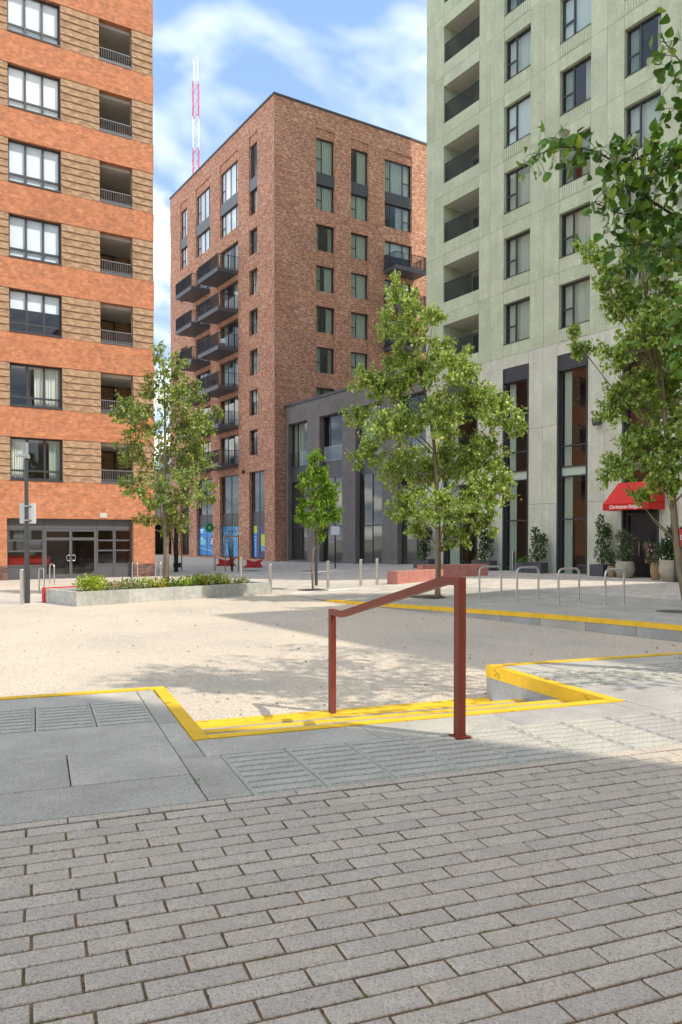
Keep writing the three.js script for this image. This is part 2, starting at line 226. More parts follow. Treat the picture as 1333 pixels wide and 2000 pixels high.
// granite slabs of the terrace, with corduroy warning slabs beside the steps
{
  const R = rng(17), g = structure('granite_terrace', 'grey granite slab terrace with ribbed warning paving around steps', 0, 0, 0, plazaRot);
  const J = 0.008;
  part(g, 'terrace_bed', merge([b2(-30, 1.07, -0.2, TOP - 0.03, -7.862, -4.34), b2(1.07, 4.985, -0.2, TOP - 0.03, -5.785, -4.34), b2(4.985, 27, -0.2, TOP - 0.03, -7.862, -4.34)]), mat.bed);
  const mats = [mat.slab, mat.slabB, mat.slabC];
  function slab(a0, a1, b0, b1, mt, name = 'slab') {
    const m = part(g, name, slabGeo(a1 - a0 - J, b1 - b0 - J, 0.03, 0.003, R() * 5, R() * 5), mt || mats[Math.floor(R() * 3)]);
    inPlaza(g, m, (a0 + a1) / 2, TOP + (R() - 0.5) * 0.003, (b0 + b1) / 2); return m;
  }
  const cordGeo = (w, l) => cached('cord' + w.toFixed(3) + l.toFixed(3), () => {
    const gs = [slabGeo(w - J, l - J, 0.03, 0.003)], nr = Math.round(l / 0.112), p = l / nr;
    for (let i = 0; i < nr; i++) { const z = -l / 2 + p * (i + 0.5), h = 0.009; const rb = slabGeo(w - 0.05, p * 0.56, 0.008, 0.0055, 0.1 * i, 0.3); rb.translate(0, h, z); gs.push(rb); }
    return merge(gs);
  });
  function cord(a0, a1, b0, b1, mt) { const m = part(g, 'ribbed_slab', cordGeo(a1 - a0, b1 - b0), mt || mat.cord); inPlaza(g, m, (a0 + a1) / 2, TOP - 0.002 + (R() - 0.5) * 0.003, (b0 + b1) / 2); return m; }
  // left field
  const rows = [[4.43, 4.97], [4.97, 5.71], [5.71, 6.48]];
  rows.forEach(([b0, b1], r) => { let a = [0.90, 0.19, 0.90][r]; if (r === 1) slab(0.19, 0.90, b0, b1); for (let k = 0; k < 4; k++) { slab(a - 1.42, a, b0, b1); a -= 1.42; } });
  for (let k = 0; k < 9; k++) cord(0.9 - 0.455 * (k + 1), 0.9 - 0.455 * k, 6.48, 7.42);
  for (let k = 0; k < 4; k++) slab(0.9 - 1.3 * (k + 1), 0.9 - 1.3 * k, 7.42, 7.86);
  slab(0.9, 1.06, 7.42, 7.86); for (const [b0, b1] of [[4.43, 5.42], [5.42, 6.42], [6.42, 7.42]]) slab(0.9, b0 < 5.4 ? 1.165 : 1.068, b0, b0 < 5.4 ? 5.33 : b1);
  slab(0.9, 1.068, 5.33, 5.42);
  // between paving and steps
  for (let k = 0; k < 8; k++) cord(1.165 + 0.455 * k, 1.62 + 0.455 * k, 4.43, 5.33, k > 6 ? mat.slabWarm : null);
  slab(1.07, 2.37, 5.33, 5.78); slab(2.37, 3.58, 5.33, 5.78); slab(3.58, 4.805, 5.33, 5.78, mat.slabWarm); slab(4.805, 4.985, 5.33, 5.78, mat.slabWarm);
  // right terrace
  for (let k = 0; k < 7; k++) cord(4.805 + 0.455 * k, 5.26 + 0.455 * k, 4.43, 5.33, mat.slabWarm);
  for (const [b0, b1] of [[5.33, 5.92], [5.92, 6.5]]) for (let k = 0; k < 4; k++) slab(4.99 + 1.21 * k, 4.99 + 1.21 * (k + 1), b0, b1, k % 2 ? mat.slabC : mat.slabWarm);
  for (let k = 0; k < 8; k++) cord(4.99 + 0.455 * k, 4.99 + 0.455 * (k + 1), 6.5, 7.42, mat.cord);
  for (let k = 0; k < 4; k++) slab(4.99 + 1.21 * k, 4.99 + 1.21 * (k + 1), 7.42, 7.86, mat.slabC);
  // narrow stone strip with a drainage slot against the pavers
  for (let k = 0; k < 22; k++) { const a0 = -3 + 0.42 * k, w = 0.412; const m = part(g, 'channel_stone', slabGeo(w, 0.075, 0.03, 0.003, R(), R()), paverMats[2]); inPlaza(g, m, a0, TOP - 0.002, 4.388); m.rotation.y = (R() - 0.5) * 0.008; }
}
// steps down into the court
{
  const g = thing('court_steps', 'wide stone steps with bright yellow painted nosings leading down to the gravel', 'steps', 0, 0, 0, plazaRot);
  const lv = [[5.90, 6.57, 0.253], [6.57, 7.255, 0.127], [7.255, 7.9, 0.002]];
  part(g, 'step_core', b2(1.18, 4.86, -0.2, 0.25, -5.92, -5.80), mat.kerb);
  lv.forEach(([b0, b1, y], i) => { if (i < 2) for (let k = 0; k < 3; k++) part(g, 'tread', b2(1.185 + k * 1.225, 1.185 + k * 1.225 + 1.218, -0.1, y, -b1, -b0 - 0.002, k * 1.7, i), mat.kerb); });
  const edges = [[5.79, 5.905, TOP + 0.004], [6.468, 6.575, 0.257], [7.158, 7.26, 0.131], [7.875, 7.985, 0.012]];
  edges.forEach(([b0, b1, y], i) => { for (let k = 0; k < 3; k++) part(g, 'yellow_nosing', b2(1.19 + k * 1.224, 1.19 + k * 1.224 + 1.22, y - (i == 3 ? 0.05 : 0.1), y, -b1, -b0, k * 0.7 + i * 0.33, i * 0.21), mat.yellow); });
  // kerbs beside the steps and along the terrace edge
  const t = thing('terrace_kerb', 'stone retaining kerb with yellow coping round the sunken court', 'kerb', 0, 0, 0, plazaRot);
  const cope = (a0, a1, b0, b1, h = 0.11, k = 0) => part(t, 'yellow_coping', b2(a0, a1, TOP - h, TOP + 0.005, -b1, -b0, k * 0.6, k), mat.yellow);
  const stone = (a0, a1, b0, b1, k) => part(t, 'kerb_stone', b2(a0, a1, -0.1, TOP - 0.112, -b1, -b0, k, k * 2.1), mat.kerb);
  for (let k = 0; k < 5; k++) { cope(1.185 - 1.25 * (k + 1) + (k ? 0 : 0), 1.185 - 1.25 * k - 0.004, 7.868, 7.99, 0.11, k); stone(1.18 - 1.25 * (k + 1), 1.18 - 1.25 * k - 0.006, 7.868, 7.98, k); }
  cope(1.072, 1.186, 5.79, 7.866, 0.13, 7); stone(1.072, 1.18, 5.80, 7.866, 3);
  cope(4.866, 4.98, 5.79, 7.866, 0.13, 9); stone(4.87, 4.98, 6.62, 7.866, 5); stone(4.87, 4.98, 5.80, 6.612, 6);
  for (let k = 0; k < 4; k++) { cope(4.866 + 1.25 * k, 4.866 + 1.25 * (k + 1) - 0.004, 7.868, 7.99, 0.13, k + 3); stone(4.87 + 1.25 * k, 4.87 + 1.25 * (k + 1) - 0.006, 7.868, 7.98, k + 8); }
}
// far kerb of the court, rising towards the right, and the slab strip behind it
{
  const L = Math.hypot(E1[0] - E0[0], E1[1] - E0[1]), ux = (E1[0] - E0[0]) / L, ud = (E1[1] - E0[1]) / L, nx = -ud, nd = ux;   // n points to the right, away from the court
  const k0 = thing('court_kerb', 'low granite kerb with yellow painted coping along the far side of the court', 'kerb');
  const R = rng(5), quadBox = (s0, s1, w0, w1, top, bot, ou) => {   // piece between distances s0..s1 along the kerb and w0..w1 across it, its top following the ground
    const g = box(1, 1, 1), P = g.attributes.position, U = g.attributes.uv;
    for (let i = 0; i < P.count; i++) { const s = P.getX(i) < 0 ? s0 : s1, w = P.getZ(i) < 0 ? w1 : w0, x = E0[0] + ux * s + nx * w, d = E0[1] + ud * s + nd * w; P.setXYZ(i, x, P.getY(i) > 0 ? top(x) : bot(x), -d); U.setXY(i, s + ou, w + (P.getY(i) > 0 ? 0 : 0.3)); }
    g.computeVertexNormals(); return g.toNonIndexed();
  };
  const n = 13, st = L / n;
  for (let i = 0; i < n; i++) {
    part(k0, 'yellow_coping', quadBox(i * st, (i + 1) * st - 0.005, -0.012, 0.16, x => gh(x) + 0.022, x => gh(x) - 0.06, i * 0.77), mat.yellow);
    part(k0, 'kerb_stone', quadBox(i * st, (i + 1) * st - 0.008, 0, 0.15, x => gh(x) - 0.061, x => -0.2, i * 0.5), [mat.kerb, mat.slabB, mat.kerb][i % 3]);
  }
  const g = structure('slab_strip', 'grey granite slabs behind the far kerb under the bike stands'), rowsW = [0.166, 1.0, 1.9, 2.8, 3.7, 4.6, 5.5];
  const slabMats = [mat.slab, mat.slabB, mat.slabC];
  for (let r = 0; r < 6; r++) for (let c = 0; c < 12; c++) { const off = (r % 2) * 0.6; part(g, 'slab', quadBox(c * 1.24 + off - 0.6, (c + 1) * 1.24 + off - 0.61, rowsW[r], rowsW[r + 1] - 0.01, x => gh(x) + 0.014, x => gh(x) - 0.05, R() * 5), slabMats[Math.floor(R() * 3)]); }
}

// ------------------------------------------------------------------ facades
const PHI = 32.31 * D2R, PHL = PHI - Math.PI / 2;
function facade(x, d, phi) { return { o: new THREE.Vector3(x, 0, -d), u: new THREE.Vector3(Math.cos(phi), 0, -Math.sin(phi)), n: new THREE.Vector3(Math.sin(phi), 0, Math.cos(phi)), phi }; }
function put(F, parent, mesh, s, y, z) { mesh.position.copy(F.o).addScaledVector(F.u, s).addScaledVector(F.n, z).sub(parent.position); mesh.position.y = y - parent.position.y; mesh.rotation.y = F.phi; return mesh; }
// wall of thickness t with its outer face at z = 0 and rectangular openings [s0, s1, y0, y1]
function wallGeo(s0, s1, y0, y1, t, holes) {
  const sh = new THREE.Shape([[s0, y0], [s1, y0], [s1, y1], [s0, y1]].map(p => new THREE.Vector2(...p)));
  for (const [a, b, c, d] of holes) sh.holes.push(new THREE.Path([[a, c], [a, d], [b, d], [b, c]].map(p => new THREE.Vector2(...p))));
  return new THREE.ExtrudeGeometry(sh, { depth: t, bevelEnabled: false }).translate(0, 0, -t);
}
function curtainGeo(w, h, waves) { return cached('cur' + [w, h, waves].map(v => v.toFixed(2)), () => { const g = new THREE.PlaneGeometry(w, h, Math.max(4, Math.round(waves * 6)), 1), P = g.attributes.position; for (let i = 0; i < P.count; i++) P.setZ(i, 0.035 * Math.sin((P.getX(i) / w + 0.5) * waves * 2 * Math.PI) + 0.012 * Math.sin(P.getX(i) * 31)); g.computeVertexNormals(); return g; }); }
const WR = rng(303);
// window: cols = fractions across, rows[c] = fractions up (cuts) in each column
function win(F, bld, s0, s1, y0, y1, o = {}) {
  const w = s1 - s0, h = y1 - y0, fw = o.fw || 0.055, fd = 0.07, z = -(o.recess ?? 0.2), cols = [0, ...(o.cols || []), 1], rows = o.rows || [];
  const key = 'win' + JSON.stringify([w.toFixed(2), h.toFixed(2), fw, cols, rows]);
  const cells = [];
  for (let c = 0; c < cols.length - 1; c++) { const cuts = [0, ...(rows[c] || []), 1]; for (let r = 0; r < cuts.length - 1; r++) cells.push([cols[c] * w - w / 2, cols[c + 1] * w - w / 2, cuts[r] * h, cuts[r + 1] * h]); }
  const geo = cached(key, () => {
    const gs = [b2(-w / 2, w / 2, 0, fw, -fd, 0), b2(-w / 2, w / 2, h - fw, h, -fd, 0), b2(-w / 2, -w / 2 + fw, fw, h - fw, -fd, 0), b2(w / 2 - fw, w / 2, fw, h - fw, -fd, 0)];
    for (let c = 1; c < cols.length - 1; c++) gs.push(b2(cols[c] * w - w / 2 - fw * 0.6, cols[c] * w - w / 2 + fw * 0.6, fw, h - fw, -fd, -0.004));
    for (let c = 0; c < cols.length - 1; c++) for (const r of rows[c] || []) gs.push(b2(cols[c] * w - w / 2 + fw * 0.6, cols[c + 1] * w - w / 2 - fw * 0.6, r * h - fw * 0.6, r * h + fw * 0.6, -fd, -0.008));
    return merge(gs);
  });
  const m = put(F, bld, part(bld, o.name || 'window', geo, o.mat || mat.frame), (s0 + s1) / 2, y0, z);
  cells.forEach(([a, b, c, d], i) => {
    if (o.solid && o.solid[i]) { const p = part(m, o.solidName || 'panel', cached('pan' + [a, b, c, d].map(v => v.toFixed(2)), () => b2(a + 0.01, b - 0.01, c + 0.01, d - 0.01, -0.05, -0.03)), o.solid[i]); return; }
    const p = part(m, 'pane', cached('pane' + (b - a).toFixed(2) + (d - c).toFixed(2), () => new THREE.PlaneGeometry(b - a - 0.03, d - c - 0.03)), o.glass || mat.glass);
    p.position.set((a + b) / 2, (c + d) / 2, -fd * 0.5); p.rotation.y = (WR() - 0.5) * 0.012; p.rotation.x = (WR() - 0.5) * 0.010;
  });
  const cu = o.dress;
  if (cu === 'blind' || cu === 'half') { const bh = cu === 'half' ? h * 0.42 : h * 0.985; const p = part(m, 'blind', cached('bl' + w.toFixed(2) + bh.toFixed(2), () => box(w - 0.12, bh, 0.02)), mat.blind); p.position.set(0, h - bh / 2 - 0.03, -0.13); }
  else if (cu === 'sheer') { const p = part(m, 'curtain', curtainGeo(w - 0.08, h - 0.06, Math.round(w * 5)), mat.curtain); p.position.set(0, h / 2, -0.22); }
  else if (cu === 'pair') { for (const sgn of [-1, 1]) { const cw = w * (0.22 + 0.1 * Math.round(WR() * 2)); const p = part(m, 'curtain', curtainGeo(cw, h - 0.06, Math.round(cw * 7) + 2), WR() < 0.5 ? mat.curtain : mat.drape); p.position.set(sgn * (w / 2 - cw / 2 - 0.03), h / 2, -0.22); } }
  else if (cu === 'one') { const cw = w * (o.part || 0.5); const p = part(m, 'curtain', curtainGeo(cw, h - 0.06, Math.round(cw * 6) + 2), mat.curtain); p.position.set((o.side || 1) * (w / 2 - cw / 2 - 0.03), h / 2, -0.22); }
  return m;
}
// balustrade of thin bars: front run of length w and returns of depth q
function railGeo(w, q, h, gap = 0.11) {
  return cached('rail' + [w, q, h].map(v => v.toFixed(2)), () => {
    const gs = [b2(-w / 2, w / 2, h - 0.04, h, -0.05, 0), b2(-w / 2, w / 2, 0.06, 0.09, -0.035, -0.015)];
    const n = Math.round(w / gap); for (let i = 0; i <= n; i++) { const x = -w / 2 + 0.01 + (w - 0.02) * i / n; gs.push(b2(x - 0.008, x + 0.008, 0, h - 0.04, -0.045, -0.01)); }
    if (q > 0) for (const s of [-1, 1]) { const x = s * (w / 2 - 0.025); gs.push(b2(x - 0.025, x + 0.025, h - 0.042, h - 0.002, -q, -0.05), b2(x - 0.01, x + 0.01, 0.06, 0.09, -q, -0.05)); const m = Math.round(q / gap); for (let i = 1; i <= m; i++) { const z = -q * i / m; gs.push(b2(x - 0.018, x + 0.018, 0, h - 0.04, z - 0.008 + 0.01, z + 0.018)); } }
    return merge(gs);
  });
}

// ------------------------------------------------------------------ orange brick block on the left
{
  const F = facade(-8.92, 38.19, PHI), bld = thing('orange_brick_block', 'tall apartment block striped in orange and buff brick, behind the planted bed', 'building', -8.92, 0, 38.19);
  const FS = facade(-8.92, 38.19, PHI + Math.PI / 2);   // the side round its right corner
  const N = 7, P = 3.228, wy = k => [4.42 + P * k, 6.27 + P * k], HT = 27.75, t = 0.32;
  const wcols = [[-6.48, -4.25], [-11.2, -8.97], [-15.9, -13.7]];
  const holes = [], bandHoles = [];
  for (let k = 0; k < N; k++) { const [a, b] = wy(k); bandHoles.push([-18, 0, a - 0.06, b]); }
  // orange courses between the storeys: one band of wall for each
  let prev = 2.71;
  for (let k = 0; k <= N; k++) { const top = k < N ? wy(k)[0] - 0.06 : HT; put(F, bld, part(bld, 'wall', wallGeo(-18, 0, prev, top, t, []), mat.orange), 0, 0, 0); put(FS, bld, part(bld, 'wall', wallGeo(t + 0.001, 14, prev, top, t, []), mat.orange), 0, 0, 0); if (k < N) prev = wy(k)[1]; }
  // ground-floor piers and plinths
  for (const [a, b] of [[-1.05, 0], [-7.9, -6.64], [-18, -13]]) { put(F, bld, part(bld, 'pier', b2(a, b, 0.62, 2.708, -t, 0), mat.orange), 0, 0, 0); put(F, bld, part(bld, 'plinth', b2(a - 0.0, b + 0.012, -0.05, 0.62, -t, 0.015), mat.plinth), 0, 0, 0); }
  put(FS, bld, part(bld, 'side_wall', b2(t + 0.013, 14, 0, 2.708, -t, 0), mat.orange), 0, 0, 0);
  // buff storeys: shiplapped brick bands, each lapping over the one below
  const bandGeo = (w, h, ou) => { const g = box(w, h, 0.2, 0, h / 2, -0.1, ou, 0), Q = g.attributes.position; for (let i = 0; i < Q.count; i++) if (Q.getZ(i) > -0.05) Q.setZ(i, Q.getY(i) > h / 2 ? -0.028 : 0.012); g.computeVertexNormals(); return g; };
  const bandRun = (FF, s0, s1, y0, y1) => { const n = 6, h = (y1 - y0) / n; for (let i = 0; i < n; i++) { const m = part(bld, 'brick_band', cached('band' + (s1 - s0).toFixed(2) + h.toFixed(3) + (i % 3), () => bandGeo(s1 - s0, h - 0.004, i * 1.37)), mat.buff); put(FF, bld, m, (s0 + s1) / 2, y0 + i * h, 0); } };
  const dress = ['pair', 'one', 'half', 'blind', 'blind', 'blind', 'blind', 'blind', 'blind'];
  for (let k = 0; k < N; k++) {
    const [a, b] = wy(k), y0 = a - 0.06, y1 = b;
    bandRun(F, -4.25, -2.55, y0, y1); bandRun(F, -1.02, -0.02, y0, y1); bandRun(F, -8.97, -6.48, y0, y1); bandRun(F, -13.7, -11.2, y0, y1);
    for (const [p, q, zz] of [[-4.25, -2.55, -0.2], [-1.02, 0, -0.2], [-8.97, -6.48, -0.2], [-13.7, -11.2, -0.2], [-18, -15.9, 0]]) put(F, bld, part(bld, 'backing_wall', b2(p, q, y0, y1, -t, zz), mat.buff), 0, 0, 0);
    bandRun(FS, 0.205, 0.55, y0, y1); bandRun(FS, 2.3, 6.5, y0, y1);
    for (const [p, q] of [[0.21, 0.55], [2.3, 14]]) put(FS, bld, part(bld, 'backing_wall', b2(p, q, y0, y1, -t, -0.2), mat.buff), 0, 0, 0);
    wcols.forEach(([s0, s1], c) => { const open = c === 0 && (k === 2 || k === 3); win(F, bld, s0 + 0.01, s1 - 0.01, y0 + 0.07, y1 - 0.01, { cols: [0.335, 0.665], rows: [[0.21], [0.21], [0.21]], recess: 0.2, fw: 0.07, dress: c ? dress[(k + c * 2) % 9] : dress[k], mat: mat.frame, glass: mat.glassClear }); put(F, bld, part(bld, 'window_sill', b2(s0 + 0.004, s1 - 0.004, y0 + 0.004, y0 + 0.066, -0.3, 0.035), mat.frame), 0, 0, 0); });
    // corner loggia
    const lo = put(F, bld, part(bld, 'loggia', merge([b2(-3.0, -2.56, y0 - 0.02, y1 + 0.02, -2.7, -0.33), b2(-2.56, 0.0 - 0.33, y0 - 0.02, y1 + 0.02, -2.75, -2.6)]), mat.buff), 0, 0, 0);
    const dr = part(lo, 'loggia_door', merge([b2(-2.3, -2.22, y0, y1 - 0.1, -2.6, -2.56), b2(-1.2, -1.12, y0, y1 - 0.1, -2.6, -2.56), b2(-2.22, -1.2, y1 - 0.2, y1 - 0.1, -2.6, -2.56)]), mat.frame);
    part(lo, 'ceiling', b2(-2.555, -0.335, y1 - 0.012, y1 - 0.004, -2.6, -0.33), mat.soffit);
    part(lo, 'vent', b2(-1.5, -1.2, y1 - 0.03, y1 - 0.013, -1.5, -1.2), mat.panelGrey);
    put(F, bld, part(bld, 'loggia_sill', b2(-2.545, -1.025, y0 + 0.003, y0 + 0.10, -0.3, 0.02), mat.frameGrey), 0, 0, 0);
    put(F, bld, part(bld, 'railing', railGeo(1.5, 0, 0.55), mat.panelGrey), -1.785, y0 + 0.10, -0.06);
    put(FS, bld, part(bld, 'railing', railGeo(1.72, 0, 0.82), mat.panelGrey), 1.425, y0 + 0.0, -0.06);
  }
  // inside: floors and a back wall
  for (let k = 0; k <= N; k++) put(F, bld, part(bld, 'floor_slab', b2(-17.6, -0.33, 2.9 + P * k + (k ? 0 : 0), 3.2 + P * k, -12, -0.33), mat.soffit), 0, 0, 0);
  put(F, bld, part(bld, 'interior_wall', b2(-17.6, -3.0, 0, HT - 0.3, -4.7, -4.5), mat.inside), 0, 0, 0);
  put(F, bld, part(bld, 'roof', b2(-18, 0, HT + 0.002, HT + 0.35, -14, 0.05), mat.coping), 0, 0, 0);
  put(F, bld, part(bld, 'rear_wall', merge([b2(-18, -0.33, 0, HT, -14, -13.7), b2(-18, -17.65, 0, HT, -13.7, -0.33)]), mat.orange), 0, 0, 0);
  // shopfront
  const sf = (s0, s1, y0, y1, o) => win(F, bld, s0, s1, y0, y1, Object.assign({ recess: 0.25, fw: 0.06, mat: mat.frameGrey, name: 'shopfront_window' }, o));
  put(F, bld, part(bld, 'fascia_panel', b2(-6.63, -5.06, 2.26, 2.70, -0.34, -0.24), mat.frameGrey), 0, 0, 0);
  put(F, bld, part(bld, 'fascia_panel', b2(-5.05, -2.71, 2.26, 2.70, -0.34, -0.24), mat.frameGrey), 0, 0, 0);
  put(F, bld, part(bld, 'fascia_panel', b2(-2.70, -1.89, 2.26, 2.70, -0.34, -0.24), mat.frameGrey), 0, 0, 0);
  put(F, bld, part(bld, 'fascia_panel', b2(-1.88, -1.06, 2.26, 2.70, -0.34, -0.24), mat.frameGrey), 0, 0, 0);
  sf(-6.63, -5.06, 0.0, 2.25, { cols: [0.5], rows: [[0.27, 0.56, 0.77], [0.27, 0.56, 0.77]], solid: { 0: mat.frameGrey, 4: mat.frameGrey } });
  sf(-2.70, -1.89, 0.0, 2.25, { rows: [[0.27, 0.56, 0.77]], solid: { 0: mat.frameGrey } }); sf(-1.88, -1.06, 0.0, 2.25, { rows: [[0.27, 0.56, 0.77]], solid: { 0: mat.frameGrey } });
  const dd = sf(-5.05, -2.71, 0.0, 2.25, { cols: [0.5], rows: [[0.06, 0.8], [0.06, 0.8]], fw: 0.11, name: 'double_door', solid: { 0: mat.frameGrey, 3: mat.frameGrey } });
  for (const s of [-1, 1]) part(dd, 'door_handle', tubeGeo([[s * 0.05, 0.82, 0.01], [s * 0.05, 0.82, 0.06], [s * 0.17, 0.82, 0.06], [s * 0.17, 1.05, 0.06], [s * 0.05, 1.05, 0.06], [s * 0.05, 1.05, 0.01]], 0.016, 6, 24), mat.steel);
  put(F, bld, part(bld, 'shop_interior', merge([b2(-6.6, -1.08, -0.02, 0.02, -4.5, -0.4), b2(-5.4, -3.6, 0.02, 0.8, -3.6, -3.0), b2(-6.5, -5.6, 0.02, 1.1, -2.6, -2.0)]), mat.inside), 0, 0, 0);
  put(F, bld, part(bld, 'shop_counter', b2(-6.5, -4.6, 0.55, 1.05, -1.8, -1.2), mat.redPaint), 0, 0, 0);
  put(F, bld, part(bld, 'wall_plate', b2(-2.62, -2.3, 2.78, 3.0, 0.001, 0.03), mat.soffit), 0, 0, 0);
}

// ------------------------------------------------------------------ mottled brick block in the middle distance
{
  const bx = -5.163, bd = 62, FR = facade(bx, bd, PHI), FL = facade(bx, bd, PHL), HT = 36.05, t = 0.36;
  const bld = thing('mottled_brick_block', 'ten storey mottled red brick apartment block with black balconies on its shaded flank', 'building', bx, 0, bd);
  const P = 3.26, tops = k => 13.92 + P * k;               // k = 0..4 single windows
  const rowsR = [[31.1, 33.85], [28.12, 30.15]]; for (let k = 4; k >= -2; k--) rowsR.push([tops(k) - 2.06, tops(k)]);
  // right-hand face
  const colsR = [[3.77, 5.5], [7.08, 8.82], [10.47, 13.33]], holesR = [], insets = [];
  colsR.forEach(([s0, s1], c) => {
    holesR.push([s0, s1, 28.12, 34.55]);
    const y = k => [tops(k) - 2.06, tops(k)];
    if (c < 2) { holesR.push([s0, s1, y(3)[0], y(4)[1]]); holesR.push([s0, s1, y(1)[0], y(2)[1]]); holesR.push([s0, s1, y(-1)[0], y(0)[1]]); insets.push([s0, s1, y(3)[1], y(4)[0]], [s0, s1, y(1)[1], y(2)[0]], [s0, s1, y(-1)[1], y(0)[0]]); }
    else for (let k = 4; k >= -1; k--) holesR.push([s0, s1, tops(k) - 2.5, tops(k)]);
    insets.push([s0, s1, 33.85, 34.55]);
  });
  put(FR, bld, part(bld, 'wall', wallGeo(0, 24, 0, HT, t, holesR), mat.red), 0, 0, 0);
  for (const [a, b, c, d] of insets) put(FR, bld, part(bld, 'inset_brick', b2(a + 0.002, b - 0.002, c, d, -0.34, -0.09, c * 0.37, c), mat.red), 0, 0, 0);
  const dr = ['sheer', 'sheer', 'pair', 'one', 'half', 'sheer', 'pair', 'sheer', 'one'];
  let q = 0;
  const wopt = (wide, i) => ({ cols: wide ? [0.25, 0.7] : [0.36], rows: wide ? [[0.42], [], [0.42]] : [[0.42], []], recess: 0.22, fw: 0.055, dress: dr[i % 9] });
  const ribGeo = w => cached('rib' + w.toFixed(2), () => { const gs = [b2(-w / 2, w / 2, 0, 0.95, -0.05, 0)], n = Math.round(w / 0.2); for (let i = 0; i <= n; i++) { const x = -w / 2 + 0.03 + (w - 0.06) * i / n; gs.push(b2(x - 0.03, x + 0.03, 0.0, 0.95, 0, 0.04)); } return merge(gs); });
  colsR.forEach(([s0, s1], c) => {
    const wide = c === 2;
    for (const [y0, y1] of rowsR.slice(0, 2)) win(FR, bld, s0, s1, y0, y1, wopt(wide, q++));
    put(FR, bld, part(bld, 'spandrel_panel', ribGeo(s1 - s0 - 0.01), mat.balcony), (s0 + s1) / 2, 30.15, -0.08);
    for (let k = 4; k >= -1; k--) { const y0 = tops(k) - (wide ? 2.5 : 2.06); win(FR, bld, s0, s1, y0, tops(k), wopt(wide, q++ + k)); }
  });
  const balcony = (F, s0, s1, yTop, depth) => {
    const w = s1 - s0, m = put(F, bld, part(bld, 'balcony', cached('bal' + w.toFixed(2), () => merge([b2(-w / 2, w / 2, -0.30, 0, 0.002, depth), b2(-w / 2 - 0.01, w / 2 + 0.01, -0.12, 0.02, depth - 0.03, depth + 0.012)])), mat.balcony), (s0 + s1) / 2, yTop, 0);
    const r = part(m, 'railing', railGeo(w, depth - 0.02, 1.12), mat.rail); r.position.set(0, 0.02, depth); return m;
  };
  for (let k = 4; k >= 0; k--) balcony(FR, 10.35, 13.6, tops(k) - 2.56, 1.7);
  // shaded left-hand face (s runs negative, away from the corner)
  const colsL = [[2.93, 4.44], [6.6, 10.35], [12.5, 15.9], [18.1, 19.95]], holesL = [], insL = [];
  colsL.forEach(([a, b], c) => {
    const s0 = -b, s1 = -a; holesL.push([s0, s1, 28.12, 34.55]); insL.push([s0, s1, 33.85, 34.55]);
    for (let k = 4; k >= -1; k--) holesL.push([s0, s1, tops(k) - (c === 1 || c === 2 ? 2.5 : 2.06), tops(k)]);
  });
  const shop = [[1.72, 4.5], [6.6, 10.5], [12.15, 15.95], [17.9, 20.2]]; for (const [a, b] of shop) holesL.push([-b, -a, 0.12, 7.25]);
  put(FL, bld, part(bld, 'wall', wallGeo(-22.7, -t - 0.002, 0, HT, t, holesL), mat.red), 0, 0, 0);
  for (const [a, b, c, d] of insL) put(FL, bld, part(bld, 'inset_brick', b2(a + 0.002, b - 0.002, c, d, -0.34, -0.09, c * 0.37, c), mat.red), 0, 0, 0);
  colsL.forEach(([a, b], c) => {
    const s0 = -b, s1 = -a, wide = c === 1 || c === 2;
    for (const [y0, y1] of rowsR.slice(0, 2)) win(FL, bld, s0, s1, y0, y1, { cols: wide ? [0.2, 0.5, 0.8] : [0.4], rows: wide ? [[0.42], [], [], [0.42]] : [[0.42], []], recess: 0.2, fw: 0.05, dress: c ? 'blind' : 'one', glass: mat.glassClear });
    put(FL, bld, part(bld, 'spandrel_panel', b2(s0 + 0.004, s1 - 0.004, 30.15, 31.1, -0.15, -0.05), mat.panelGrey), 0, 0, 0);
    for (let k = 4; k >= -1; k--) { const y0 = tops(k) - (wide ? 2.5 : 2.06); win(FL, bld, s0, s1, y0, tops(k), { cols: wide ? [0.33, 0.66] : [0.5], rows: wide ? [] : [[0.42], []], recess: 0.2, fw: 0.05, dress: wide ? 'pair' : dr[(k + 4) % 9] }); }
  });
  for (let k = 4; k >= -1; k--) { balcony(FL, -11.0, -6.62, tops(k) - 2.56, 1.82); balcony(FL, -16.45, -12.55, tops(k) - 2.56, 1.82); }
  // double-height shop windows with printed panels at street level
  function poster(kind) {
    const c = document.createElement('canvas'); c.width = 256; c.height = 256; const x = c.getContext('2d');
    if (kind === 0) { x.fillStyle = '#38306a'; x.fillRect(0, 0, 256, 256); x.fillStyle = '#1d7fc4'; x.fillRect(20, 60, 60, 196); x.fillStyle = '#b6cf2c'; x.fillRect(20, 0, 60, 62); x.fillRect(150, 70, 92, 90); x.fillStyle = '#5aa7df'; x.fillRect(150, 160, 92, 42); x.fillStyle = '#9cd0f2'; for (let i = 0; i < 6; i++) { x.beginPath(); x.ellipse(50, 90 + i * 28, 16, 8, 0.3 * i, 0, 7); x.fill(); } }
    if (kind === 1) { x.fillStyle = '#1f86c4'; x.fillRect(0, 0, 256, 256); x.strokeStyle = '#7fc4ec'; x.lineWidth = 7; for (let i = 0; i < 9; i++) { x.beginPath(); for (let y = 0; y < 260; y += 8) x.lineTo(20 + i * 28 + 12 * Math.sin(y * 0.04 + i), y); x.stroke(); } x.fillStyle = '#0d3f66'; x.fillRect(70, 40, 8, 216); x.fillRect(70, 40, 130, 10); }
